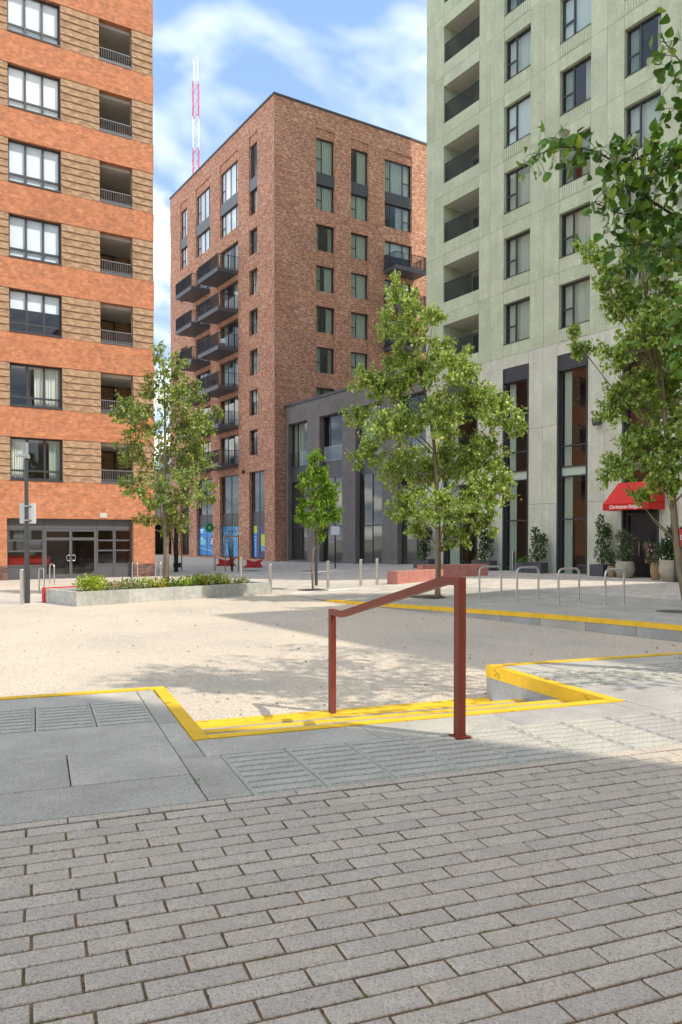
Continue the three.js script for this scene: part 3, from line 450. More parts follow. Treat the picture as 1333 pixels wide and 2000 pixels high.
    if (kind === 2) { x.fillStyle = '#2088d0'; x.fillRect(0, 0, 256, 256); x.fillStyle = '#e8f4fb'; x.fillRect(14, 20, 60, 16); x.fillRect(18, 42, 44, 12); x.fillRect(24, 90, 30, 26); x.fillStyle = '#6fd0d8'; x.fillRect(10, 112, 90, 50); x.strokeStyle = '#dcecf6'; x.lineWidth = 4; x.beginPath(); x.moveTo(0, 190); x.lineTo(120, 205); x.lineTo(256, 222); x.stroke(); x.strokeStyle = '#102c48'; x.lineWidth = 12; x.beginPath(); x.ellipse(205, 130, 20, 42, 0.3, 0, 7); x.stroke(); x.fillStyle = '#f4f4f4'; x.save(); x.translate(205, 130); x.rotate(0.3); x.fillRect(-14, -24, 28, 12); x.fillRect(-14, -4, 28, 12); x.fillRect(-14, 16, 28, 12); x.restore(); }
    const tx = new THREE.CanvasTexture(c); tx.colorSpace = THREE.SRGBColorSpace; return new THREE.MeshStandardMaterial({ map: tx, roughness: 0.35 });
  }
  shop.forEach(([a, b], i) => {
    const m = win(FL, bld, -b, -a, 0.14, 7.24, { cols: [0.5], rows: [[0.385, 0.535], [0.385, 0.535]], recess: 0.24, fw: 0.07, name: 'shop_window', mat: mat.frame, solid: i < 3 ? { 1: mat.slate, 4: mat.slate } : { 1: mat.slate, 4: mat.slate } });
    if (i < 3) { const w = b - a - 0.14; const p = part(m, 'poster', new THREE.PlaneGeometry(w, 2.64), poster(i)); p.position.set(0, 1.4, -0.025); }
  });
  // green disc sign on the pier
  const sg = put(FL, bld, part(bld, 'disc_sign', new THREE.CylinderGeometry(0.42, 0.42, 0.08, 28).rotateX(Math.PI / 2).rotateY(Math.PI / 2), M(0.02, 0.30, 0.10, 0.5)), -11.4, 2.75, 0.62); part(sg, 'bracket', b2(-0.03, 0.03, -0.03, 0.03, -0.6, -0.2), mat.black); part(sg, 'white_mark', b2(-0.06, 0.06, -0.1, 0.1, -0.08, 0.08), mat.white);
  for (const F of [FR, FL]) put(F, bld, part(bld, 'parapet_coping', F === FR ? b2(-0.06, 24, HT + 0.001, HT + 0.16, -0.45, 0.07) : b2(-22.76, -0.46, HT + 0.001, HT + 0.16, -0.45, 0.07), mat.coping), 0, 0, 0);
  for (let k = 0; k < 10; k++) { const y = k === 0 ? 7.35 : 7.8 + P * k; if (y < 35.5) put(FR, bld, part(bld, 'floor_slab', b2(0.4, 23.6, y, y + 0.3, -22.4, -0.42), mat.soffit), 0, 0, 0); }
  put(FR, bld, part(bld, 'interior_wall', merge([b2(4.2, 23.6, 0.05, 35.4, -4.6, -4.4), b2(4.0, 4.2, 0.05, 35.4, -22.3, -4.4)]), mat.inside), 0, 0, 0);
  put(FR, bld, part(bld, 'roof', b2(0.37, 23.6, 35.5, 35.7, -22.3, -0.4), mat.coping), 0, 0, 0);
  put(FR, bld, part(bld, 'rear_wall', merge([b2(0.37, 24, 0, HT, -22.7, -22.35), b2(23.65, 24, 0, HT, -22.3, -0.37)]), mat.red), 0, 0, 0);
  const seatGeo = merge([b2(-0.25, 0.25, 0.40, 0.45, -0.25, 0.25), b2(-0.25, 0.25, 0.45, 0.9, -0.27, -0.22)]), legGeo = b2(-0.02, 0.02, 0, 0.4, -0.02, 0.02);
  [[9.6, 4, 'pale chair on the topmost near balcony of the brick block'], [7.6, 2, 'pale chair on the third near balcony from the top'], [14.2, 3, 'pale chair on the second far balcony from the top'], [9.0, 1, 'dark chair on the fourth near balcony from the top'], [8.2, 0, 'pale chair on the fifth near balcony from the top']].forEach(([t2, k, lab], i) => { const c = thing('balcony_chair', lab, 'chair'); c.position.copy(FL.o).addScaledVector(FL.u, -t2).addScaledVector(FL.n, 1.1); c.position.y = tops(k) - 2.54; c.rotation.y = PHL + 0.6 * i; const mt = i === 3 ? mat.black : mat.white; part(c, 'seat', seatGeo, mt); for (const [p, q3] of [[-0.2, -0.2], [0.2, -0.2], [-0.2, 0.2], [0.2, 0.2]]) part(c, 'leg', legGeo, mt).position.set(p, 0, q3); });
  const wl = thing('wall_lamp', 'small dark downlight fixed to the mottled brick pier beside the lowest balcony', 'lamp', 0, 0, 0); wl.position.copy(FL.o).addScaledVector(FL.u, -5.5); wl.position.y = 7.2; wl.rotation.y = PHL; part(wl, 'lamp_body', b2(-0.12, 0.12, 0, 0.3, 0.001, 0.16), mat.black); part(wl, 'bracket', b2(-0.05, 0.05, 0.1, 0.2, 0.16, 0.2), mat.black);
}

// ------------------------------------------------------------------ low dark grey link building
{
  const F = facade(-4.35, 62.45, PHL), bld = thing('grey_link_building', 'low dark grey rendered building with tall shopfront windows between brick block and green tower', 'building', -4.35, 0, 62.45);
  const bays = [[0.42, 3.39], [5.19, 8.27], [9.95, 13.07], [14.76, 17.9], [19.6, 22.3]], HT = 12.0, t = 0.45;
  put(F, bld, part(bld, 'wall', wallGeo(0, 23.2, 0, HT, t, bays.map(([a, b]) => [a, b, 0.12, 10.65])), mat.greyWall), 0, 0, 0);
  put(F, bld, part(bld, 'parapet_coping', b2(-0.05, 23.2, HT + 0.001, HT + 0.18, -0.6, 0.07), mat.coping), 0, 0, 0);
  put(F, bld, part(bld, 'roof', b2(0.1, 23.2, 11.2, 11.5, -12, -0.46), mat.coping), 0, 0, 0);
  put(F, bld, part(bld, 'floor_slab', b2(0.1, 23.2, 6.4, 6.8, -12, -0.6), mat.soffit), 0, 0, 0);
  put(F, bld, part(bld, 'interior_wall', merge([b2(0.1, 23.2, 0, 11.2, -7.2, -7), b2(0.02, 0.2, 0, 11.2, -7, -0.46)]), mat.inside), 0, 0, 0);
  bays.forEach(([a, b], i) => {
    win(F, bld, a, b, 0.13, 6.2, { cols: [0.5], rows: [[0.42], [0.42]], recess: 0.35, fw: 0.07, name: 'shop_window' });
    put(F, bld, part(bld, 'spandrel_panel', b2(a, b, 6.2, 7.3, -0.44, -0.36), mat.slate), 0, 0, 0);
    win(F, bld, a, b, 7.3, 10.64, { cols: [0.28], recess: 0.4, fw: 0.06, dress: i % 2 ? undefined : 'one', side: -1 });
    put(F, bld, part(bld, 'glass_balustrade', new THREE.PlaneGeometry(b - a - 0.04, 1.1), mat.glass), (a + b) / 2, 7.86, -0.2);
  });
}

// ------------------------------------------------------------------ sage green concrete tower on the right
{
  const gx = 4.63, gd = 43.5, F = facade(gx, gd, PHL), bld = thing('green_concrete_tower', 'sage green precast concrete apartment tower with loggias and dark framed windows', 'building', gx, 0, gd);
  const P = 3.125, t = 0.3, LEN = 20.2, NV = 8, R = rng(808), wy = k => [11.13 + P * k, 13.05 + P * k];
  const wins = [[5.95, 7.67], [9.43, 11.15], [12.85, 14.55], [16.3, 18.0]], bal = [1.45, 4.2], G = 0.012;
  const gm = () => [mat.green, mat.green, mat.greenB, mat.greenC][Math.floor(R() * 4)];
  const panel = (s0, s1, y0, y1, m, name = 'panel') => put(F, bld, part(bld, name, b2(s0 + G / 2, s1 - G / 2, y0 + G / 2, y1 - G / 2, -0.22, (R() - 0.5) * 0.006, R() * 4, R() * 4), m || gm()), 0, 0, 0);
  // vertical strips between windows
  const strips = [[0, 0.72], [0.72, 1.45], [4.2, 5.02], [5.02, 5.95], [7.67, 8.52], [8.52, 9.43], [11.15, 12.0], [12.0, 12.85], [14.55, 15.4], [15.4, 16.3], [18.0, 18.9], [18.9, 20.2]];
  for (let k = 0; k < NV; k++) {
    const [a, b] = wy(k), base = a - 0.62, top = a - 0.62 + P;
    for (const [s0, s1] of strips) panel(s0, s1, base, top);
    panel(bal[0], bal[1], b, top + 0.62 - 0.002 - 0.62 + 0.0, null); panel(bal[0], bal[1], base, a, null);
    for (const [s0, s1] of wins) {
      panel(s0, s1, b, top); const m = panel(s0, s1, base, a);
      if ((k + Math.round(s0)) % 2) { const n = 12; const gs = []; for (let i = 0; i < n; i++) { const x = s0 + 0.06 + (s1 - s0 - 0.12) * (i + 0.5) / n; gs.push(b2(x - 0.045, x + 0.045, base + 0.03, a - 0.04, 0.002, 0.02, i, 0.3)); } part(m, 'ribs', merge(gs), m.material); }
      win(F, bld, s0, s1, a, b, { cols: [0.38], rows: [[0.42], []], recess: 0.17, fw: 0.065, dress: k < 2 ? 'sheer' : k === 2 ? ['pair', 'half', 'sheer'][Math.floor(R() * 3)] : ['sheer', 'pair', 'sheer', 'blind', 'pair'][Math.floor(R() * 5)] });
      put(F, bld, part(bld, 'window_sill', b2(s0 + 0.01, s1 - 0.01, a - 0.035, a - 0.001, -0.17, 0.03), mat.frame), 0, 0, 0);
    }
    // loggia
    const lo = put(F, bld, part(bld, 'loggia', merge([b2(bal[0] - 0.25, bal[0] - 0.02, a - 0.1, b + 0.1, -2.0, -0.23), b2(bal[1] + 0.02, bal[1] + 0.25, a - 0.1, b + 0.1, -2.0, -0.23), b2(bal[0] - 0.25, bal[1] + 0.25, a - 0.1, b + 0.1, -2.2, -2.0), b2(bal[0] - 0.02, bal[1] + 0.02, a - 0.18, a - 0.02, -2.0, -0.02)]), mat.green), 0, 0, 0);
    part(lo, 'ceiling', b2(bal[0] - 0.01, bal[1] + 0.01, b + 0.001, b + 0.08, -2.0, -0.23), mat.soffit);
    part(lo, 'loggia_door', merge([b2(bal[1] - 1.5, bal[1] - 0.3, a, b - 0.15, -1.998, -1.93), b2(bal[0] + 0.1, bal[0] + 0.7, a + 0.3, b - 0.3, -1.998, -1.95)]), mat.frame);
    put(F, bld, part(bld, 'railing', railGeo(bal[1] - bal[0] - 0.03, 0, 1.05, 0.085), mat.rail), (bal[0] + bal[1]) / 2, a + 0.0, -0.06);
    put(F, bld, part(bld, 'floor_slab', b2(0.3, LEN - 0.3, a - 0.5, a - 0.2, -8, -0.24), mat.soffit), 0, 0, 0);
  }
  const y1 = wy(NV)[0] - 0.62, HT = 66;
  put(F, bld, part(bld, 'upper_storeys', b2(0, LEN, y1, HT, -27.7, 0), mat.green), 0, 0, 0);
  put(F, bld, part(bld, 'side_wall', merge([b2(0, 0.2, 0, y1, -27.7, -0.23), b2(LEN - 0.2, LEN, 0, y1, -27.7, -0.23), b2(0.2, LEN - 0.2, 0, y1, -27.7, -27.4)]), mat.green), 0, 0, 0);
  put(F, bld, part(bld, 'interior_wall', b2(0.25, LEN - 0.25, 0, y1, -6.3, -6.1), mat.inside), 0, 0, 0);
  // double-height base
  const by = wy(0)[0] - 0.62, big = [[1.5, 4.15], [5.93, 7.63], [9.36, 11.08], [12.85, 14.6], [16.3, 18.0]], gy = 0.2;
  let s = 0; big.forEach(([a, b], i) => { const mid = (s + a) / 2; const cut = i ? [[s, mid], [mid, a]] : [[s, a]]; for (const [p, q2] of cut) { panel(p, q2, gy, 3.4, mat.pale); panel(p, q2, 3.4, 6.9, mat.pale); panel(p, q2, 6.9, by, mat.pale); } s = b; panel(a, b, 9.95, by, mat.pale); }); panel(s, LEN, gy, by, mat.pale);
  put(F, bld, part(bld, 'plinth', b2(0, LEN, -0.1, gy, -0.5, -0.01), mat.pale), 0, 0, 0);
  big.forEach(([a, b], i) => {
    const sur = put(F, bld, part(bld, 'window_surround', merge([b2(a + 0.004, a + 0.09, gy, 9.94, -0.24, 0.02), b2(b - 0.09, b - 0.004, gy, 9.94, -0.24, 0.02), b2(a + 0.09, b - 0.09, 9.25, 9.94, -0.24, 0.0)]), mat.frame), 0, 0, 0);
    if (i === 3) {
      win(F, bld, a + 0.09, b - 0.09, 3.7, 9.25, { rows: [[0.4, 0.7]], recess: 0.16, name: 'tall_window' });
      const dm = put(F, bld, part(bld, 'entrance_door', merge([b2(a + 0.09, a + 0.25, gy, 3.7, -0.24, -0.1), b2(b - 0.25, b - 0.09, gy, 3.7, -0.24, -0.1), b2(a + 0.25, b - 0.25, 2.75, 2.85, -0.24, -0.1), b2(a + 0.25, b - 0.25, gy, gy + 0.1, -0.24, -0.12)]), mat.black), 0, 0, 0);
      part(dm, 'pane', b2(a + 0.25, b - 0.25, gy + 0.1, 2.75, -0.2, -0.19), mat.black); part(dm, 'door_handle', b2(a + 0.75, a + 0.78, 1.1, 1.7, -0.15, -0.1), mat.steel);
    } else {
      win(F, bld, a + 0.09, b - 0.09, gy + 0.02, 4.6, { rows: [[0.56]], cols: i ? [] : [0.5], recess: 0.16, name: 'tall_window', dress: 'one', part: 0.3, side: -1, fw: 0.05 });
      put(F, bld, part(bld, 'floor_edge', b2(a + 0.09, b - 0.09, 4.6, 4.98, -0.4, -0.24), mat.drape), 0, 0, 0);
      win(F, bld, a + 0.09, b - 0.09, 4.98, 9.25, { rows: [[0.22]], recess: 0.16, name: 'tall_window', dress: 'one', part: 0.25, side: -1, fw: 0.05 });
    }
  });
  put(F, bld, part(bld, 'mezzanine_floor', b2(0.3, LEN - 0.3, 4.62, 4.95, -6, -0.42), mat.inside), 0, 0, 0);
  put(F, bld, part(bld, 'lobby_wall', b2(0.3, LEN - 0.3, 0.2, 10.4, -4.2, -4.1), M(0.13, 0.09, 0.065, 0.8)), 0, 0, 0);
  put(F, bld, part(bld, 'ground_slab', b2(0.3, LEN - 0.3, 0.15, 0.26, -6, -0.51), mat.inside), 0, 0, 0);
  const wl = thing('floodlight', 'small dark box floodlight on the pale pier above the red awning', 'lamp'); wl.position.copy(F.o).addScaledVector(F.u, 11.75); wl.position.y = 6.75; wl.rotation.y = PHL; part(wl, 'lamp_body', b2(-0.16, 0.16, -0.1, 0.16, 0.12, 0.34).rotateX(0.35), mat.post); part(wl, 'bracket', b2(-0.05, 0.05, -0.05, 0.05, 0.004, 0.14), mat.post);
  // awning over the entrance
  const aw = thing('red_awning', 'red fabric awning with white lettering over the dark entrance of the green tower', 'awning'); aw.position.copy(F.o).addScaledVector(F.u, 13.8); aw.position.y = 2.95; aw.rotation.y = PHL;
  const w = 1.08, pr = 1.0; const sg = new THREE.BufferGeometry();
  const A = [-w, 1.15, 0.03], B = [w, 1.15, 0.03], C = [w, 0.26, pr], Dq = [-w, 0.26, pr], C2 = [w, 0.0, pr], D2 = [-w, 0.0, pr], A2 = [-w, 0.0, 0.03], B2q = [w, 0, 0.03], A3 = [-w, 0.26, 0.03], B3 = [w, 0.26, 0.03];
  const tris = [[Dq, C, B], [Dq, B, A], [A3, Dq, A], [C, B3, B], [A2, D2, Dq], [A2, Dq, A3], [C2, B2q, B3], [C2, B3, C]];
  sg.setAttribute('position', new THREE.Float32BufferAttribute(tris.flat(2), 3)); sg.setAttribute('uv', new THREE.Float32BufferAttribute(new Array(tris.length * 6).fill(0), 2)); sg.computeVertexNormals();
  part(aw, 'fabric', sg, M(0.72, 0.035, 0.025, 0.8, { side: THREE.DoubleSide }));
  const cv = document.createElement('canvas'); cv.width = 1024; cv.height = 98; const cx = cv.getContext('2d'); cx.fillStyle = '#c01c14'; cx.fillRect(0, 0, 1024, 98); cx.fillStyle = '#fbf3ee'; cx.font = 'bold 74px serif'; cx.textAlign = 'center'; cx.textBaseline = 'middle'; cx.fillText('Clermonne Heights', 512, 50, 800);
  const ct = new THREE.CanvasTexture(cv); ct.colorSpace = THREE.SRGBColorSpace; const vl = part(aw, 'valance', new THREE.PlaneGeometry(w * 2, 0.26), new THREE.MeshStandardMaterial({ map: ct, roughness: 0.8, side: THREE.DoubleSide })); vl.position.set(0, 0.13, pr + 0.003);
  part(aw, 'frame', merge([b2(-w, -w + 0.03, 0.26, 0.29, 0.03, pr - 0.01), b2(w - 0.03, w, 0.26, 0.29, 0.03, pr - 0.01)]), mat.black);
}

// ------------------------------------------------------------------ buildings outside the frame whose shade falls on the square
{
  const F = facade(13.0, 11.3, PHL), A = thing('neighbour_block', 'plain brick block standing just outside the right of the square, shading the court', 'building', 13.0, 0, 11.3);
  put(F, A, part(A, 'wall', b2(0, 12.5, 0, 20, -26, 0), mat.red), 0, 0, 0); put(F, A, part(A, 'roof', b2(-0.02, 12.52, 20.001, 20.2, -26, 0.02), mat.coping), 0, 0, 0);
  for (let k = 0; k < 5; k++) for (let c = 0; c < 4; c++) put(F, A, part(A, 'window', b2(1 + c * 3, 2.6 + c * 3, 2 + k * 3.4, 4 + k * 3.4, -0.05, 0.02), mat.black), 0, 0, 0);
  const B = thing('rear_block', 'tall pale block behind the viewpoint, shading the near paving', 'building', 11.7, 0, 0.55);
  const FB = facade(11.7, 0.55, -35 * D2R);
  put(FB, B, part(B, 'wall', b2(0, 9, 0, 30, 0, 34), mat.pale), 0, 0, 0); put(FB, B, part(B, 'roof', b2(-0.02, 9.02, 30.001, 30.2, 0, 34), mat.coping), 0, 0, 0);
  for (let k = 0; k < 7; k++) for (let c = 0; c < 5; c++) put(FB, B, part(B, 'window', b2(-0.02, 0.05, 2 + k * 3.4, 4 + k * 3.4, 2 + c * 5, 4 + c * 5), mat.black), 0, 0, 0);
}

// ------------------------------------------------------------------ trees and plants
const leafMat = (r, g, b, tr = 0.25) => new THREE.MeshPhysicalMaterial({ color: new THREE.Color().setRGB(r, g, b), roughness: 0.62, transmission: tr, thickness: 0, side: THREE.DoubleSide, specularIntensity: 0.6 });
function leafGeo(w, fold = 0.18) {   // broad poplar-like leaf of length 1 lying along +y, folded on its midrib
  const p = [], V = [[0, 0, 0], [w * 0.75, 0.18, fold * 0.7], [w, 0.42, fold], [w * 0.62, 0.74, fold * 0.7], [0, 1, -0.06], [-w * 0.62, 0.74, fold * 0.7], [-w, 0.42, fold], [-w * 0.75, 0.18, fold * 0.7], [0, 0.42, 0]];
  for (const [a, b, c] of [[0, 1, 8], [1, 2, 8], [2, 3, 8], [3, 4, 8], [4, 5, 8], [5, 6, 8], [6, 7, 8], [7, 0, 8]]) p.push(...V[a], ...V[b], ...V[c]);
  const g = new THREE.BufferGeometry(); g.setAttribute('position', new THREE.Float32BufferAttribute(p, 3)); g.computeVertexNormals(); return g;
}
const LEAF = leafGeo(0.46), LEAF_NARROW = leafGeo(0.24), LEAF_SMALL = (() => { const p = [0, 0, 0, 0.32, 0.45, 0.12, 0, 1, 0, 0, 0, 0, 0, 1, 0, -0.32, 0.45, 0.12]; const g = new THREE.BufferGeometry(); g.setAttribute('position', new THREE.Float32BufferAttribute(p, 3)); g.computeVertexNormals(); return g; })();
const tmpM = new THREE.Matrix4(), tmpQ = new THREE.Quaternion(), tmpE = new THREE.Euler(), tmpV = new THREE.Vector3(), tmpS = new THREE.Vector3(), tmpC = new THREE.Color();
function leafInstances(list, geo, material, name) {
  const im = new THREE.InstancedMesh(geo, material, list.length);
  list.forEach((l, i) => { tmpE.set(...l.r); tmpQ.setFromEuler(tmpE); tmpM.compose(tmpV.set(...l.p), tmpQ, tmpS.setScalar(l.s)); im.setMatrixAt(i, tmpM); im.setColorAt(i, tmpC.setRGB(...l.c)); });
  im.name = name; im.castShadow = im.receiveShadow = true; im.userData.kind = 'stuff'; return im;
}
// blobs: [x, y, rx, ry, (z)] metres from the base; limbs run from the trunk to every blob and end in leafy twigs
function tree(o) {
  const R = rng(o.seed), t = thing(o.name, o.label, 'tree', o.x, o.y, o.d, 0, o.group), wood = [], leaves = [];
  const tr = o.trunk, trunkAt = y => { let k = 0; while (k < tr.length - 2 && tr[k + 1][1] < y) k++; const a = tr[k], b = tr[k + 1], f = Math.min(1, Math.max(0, (y - a[1]) / (b[1] - a[1]))); return [a[0] + (b[0] - a[0]) * f, a[1] + (b[1] - a[1]) * f, a[2] + (b[2] - a[2]) * f]; };
  wood.push(tubeGeo(tr, o.r, 9, 30, 0.012));
  const addLeaf = (x, y, z) => {
    const s = o.leaf * (0.5 + 0.8 * R()), pale = R() < (o.pale || 0), v = 0.55 + 0.8 * R(), yl = R();
    const c = pale ? [1.7 * v, 1.45 * v, 3.6 * v] : [v * (0.8 + 0.5 * yl), v, v * (1.15 - 0.5 * yl)];
    leaves.push({ p: [x, y, z], r: [Math.PI * 0.5 + (R() - 0.5) * 2.4 + 0.5, R() * 6.283, (R() - 0.5) * 2.2], s, c });
  };
  for (const [bx, by, rx, ry, bz0] of o.blobs) {
    const bz = bz0 ?? (R() * 2 - 1) * (o.depth || 1.0) * Math.min(1, (o.maxr || 1.4) / (Math.abs(bx) + 0.7)), rz = (rx + ry) * 0.5;
    const from = trunkAt(Math.max(o.fork || 1.2, by - 0.55 - Math.hypot(bx, bz) * 0.75));
    const mid = [(from[0] + bx) / 2 + (R() - 0.5) * 0.15, (from[1] + by) / 2 - 0.1, (from[2] + bz) / 2];
    wood.push(tubeGeo([from, mid, [bx, by, bz]], 0.021 * (o.limb || 1), 5, 8, 0.006));
    const nt = Math.max(4, Math.round((o.twigs || 26) * rx * ry / 0.35 + 3));
    for (let k = 0; k < nt; k++) {
      const az = R() * 6.283, el = (R() - 0.38) * 2.2, rr = 0.45 + 0.65 * Math.pow(R(), 0.7), ce = Math.cos(el);
      const ex = bx + rx * rr * ce * Math.cos(az), ey = by + ry * rr * Math.sin(el) + 0.06, ez = bz + rz * rr * ce * Math.sin(az), st = 0.2 * R();
      const sx = bx + (ex - bx) * st, sy = by + (ey - by) * st - 0.08 * ry, sz = bz + (ez - bz) * st;
      if (k % 2 === 0) wood.push(tubeGeo([[sx, sy, sz], [(sx + ex) / 2, (sy + ey) / 2 - 0.02, (sz + ez) / 2], [ex, ey, ez]], 0.007 * (o.limb || 1), 3, 2, 0.003));
      const nl = Math.round((o.perTwig || 14) * (0.6 + 0.8 * R()));
      for (let i = 0; i < nl; i++) { const f = 0.25 + 0.8 * Math.sqrt(R()), j = 0.05 + 0.05 * R(); addLeaf(sx + (ex - sx) * f + (R() - 0.5) * 2 * j, sy + (ey - sy) * f + (R() - 0.5) * 2 * j, sz + (ez - sz) * f + (R() - 0.5) * 2 * j); }
    }
  }
  part(t, 'trunk', merge(wood), o.bark || mat.bark);
  t.add(leafInstances(leaves, o.geo || LEAF, o.mat, 'crown'));
  return t;
}
const POPLAR = leafMat(0.40, 0.53, 0.095, 0.45), POPLAR_DARK = leafMat(0.36, 0.50, 0.085, 0.45), LIME = leafMat(0.27, 0.46, 0.035, 0.42), OLIVE = leafMat(0.32, 0.42, 0.085, 0.45);
tree({ name: 'poplar_tree', label: 'young poplar with a full leafy crown beside the pink bench and bike stands', seed: 1, x: 2.73, y: 0.16, d: 22.5, r: 0.085, trunk: [[0, 0, 0], [0.02, 1.2, 0], [-0.02, 3, 0.03], [-0.2, 5, 0], [-0.7, 7, 0.05], [-1.15, 8.5, 0]], leaf: 0.092, pale: 0.2, mat: POPLAR, twigs: 44, perTwig: 26, fork: 1.3, depth: 1.3,
  blobs: [[-1.17, 8.42, .38, .55], [-1.41, 7.7, .46, .52], [-.81, 7.37, .61, .61], [-.26, 7.51, .32, .38], [-.81, 8.01, .36, .36], [-1.99, 6.08, .64, .41], [-1.38, 5.75, .69, .55], [-.52, 6.22, .84, .69], [.35, 6.08, .61, .55], [.71, 6.61, .26, .46], [-2.25, 5.11, .49, .41], [-1.38, 4.64, .84, .69], [-.23, 4.93, .98, .84], [.93, 5.29, .69, .69], [1.65, 5.11, .61, .67], [2.13, 4.74, .35, .52], [-1.96, 3.92, .55, .46], [-.8, 3.63, .98, .75], [.35, 3.77, .98, .84], [1.36, 3.92, .84, .75], [-.8, 2.58, .69, .61], [.07, 2.43, .84, .61], [1.08, 2.76, .69, .69], [1.66, 3.05, .52, .55], [-.48, 1.83, .41, .32], [.5, 1.68, .52, .41], [1.37, 1.97, .38, .46], [.06, 6.72, .43, .58], [-1.1, 6.72, .43, .43]] });
tree({ name: 'poplar_tree', label: 'slender poplar with sparse yellow-green leaves growing in the low planted bed', seed: 2, x: -5.55, y: 0.30, d: 25.2, r: 0.105, trunk: [[0, 0, 0], [0.02, 1.5, 0], [-0.03, 3, 0], [0, 5, 0], [-0.05, 7.2, 0]], leaf: 0.09, pale: 0.12, mat: OLIVE, twigs: 32, perTwig: 20, fork: 1.7, depth: 1.1,
  blobs: [[-.07, 7.15, .19, .45], [.36, 6.73, .58, .52], [.79, 6.13, .39, .52], [-.37, 6.13, .42, .55], [-1.34, 5.57, .52, .58], [-.62, 5.09, .78, .78], [.44, 5.25, .81, .94], [1.21, 5, .42, .65], [1.65, 5.49, .26, .23], [-1.22, 4.28, .62, .65], [-.22, 3.96, .94, .91], [.75, 4.12, .78, .91], [1.32, 2.91, .39, .49], [-1, 3.07, .55, .58], [-.06, 2.74, .84, .75], [.83, 2.99, .65, .75], [.23, 1.95, .62, .42], [-.79, 2.1, .36, .32], [.47, 5.89, .58, .65]] });
tree({ name: 'young_tree', label: 'small sapling with dense bright lime green leaves before the grey building', seed: 3, x: -0.98, y: 0.05, d: 27.85, r: 0.042, trunk: [[0, 0, 0], [-0.03, 0.9, 0], [0.05, 1.8, 0], [0.05, 3.2, 0], [0.11, 4.6, 0]], leaf: 0.115, pale: 0.0, mat: LIME, twigs: 46, perTwig: 26, fork: 1.4, depth: 0.4, limb: 0.6, bark: mat.bark, geo: LEAF_NARROW,
  blobs: [[.11, 4.49, .29, .36], [.29, 3.96, .43, .39], [-.18, 3.74, .39, .47], [.5, 3.38, .47, .43], [0, 3.1, .57, .5], [.68, 2.74, .36, .43], [-.46, 2.53, .36, .32], [.18, 2.35, .61, .39], [.77, 2.49, .21, .25], [.32, 1.81, .21, .25]] });
tree({ name: 'poplar_tree', label: 'leaning poplar at the right edge whose branches hang before the red awning', seed: 4, x: 7.75, y: 0.27, d: 18, r: 0.10, trunk: [[0.15, -0.3, 0], [-0.16, 1.47, 0], [-0.29, 2.98, 0], [-0.44, 4.24, 0], [-0.59, 5.62, 0], [-0.82, 6.77, 0], [-1.16, 8.6, 0]], leaf: 0.092, pale: 0.16, mat: POPLAR_DARK, twigs: 48, perTwig: 24, fork: 1.5, depth: 0.7,
  blobs: [[-2.36, 7.97, .25, .16], [-2.01, 7.74, .35, .28], [-1.61, 7.4, .39, .35], [-1.2, 6.89, .49, .53], [-1.61, 6.77, .44, .3], [-1.15, 7.92, .42, .46], [-.58, 8.26, .35, .46], [-.57, 7.23, .56, .65], [-1.16, 8.6, .39, .28], [-.22, 6.2, .46, .69], [-1.08, 5.97, .6, .53], [-2.52, 6.08, .21, .16], [-2.18, 5.83, .35, .23], [-1.71, 5.45, .46, .39], [-.96, 4.88, .65, .65], [-.21, 4.59, .51, .88], [-1.53, 4.47, .42, .58], [-.78, 3.55, .67, .58], [-1.41, 3.09, .44, .46], [-.43, 2.75, .53, .46], [-1.0, 2.5, .3, .2], [-.09, 3.67, .46, .69], [.71, 5.62, .69, 1.04], [.84, 3.55, .69, .93], [.58, 7.23, .58, .81], [-.23, 7.92, .35, .46], [-.5, 3.1, .4, .35, .3], [-1.9, 7.2, .3, .3], [-.9, 6.4, .5, .4], [-.3, 5.4, .5, .5]] });
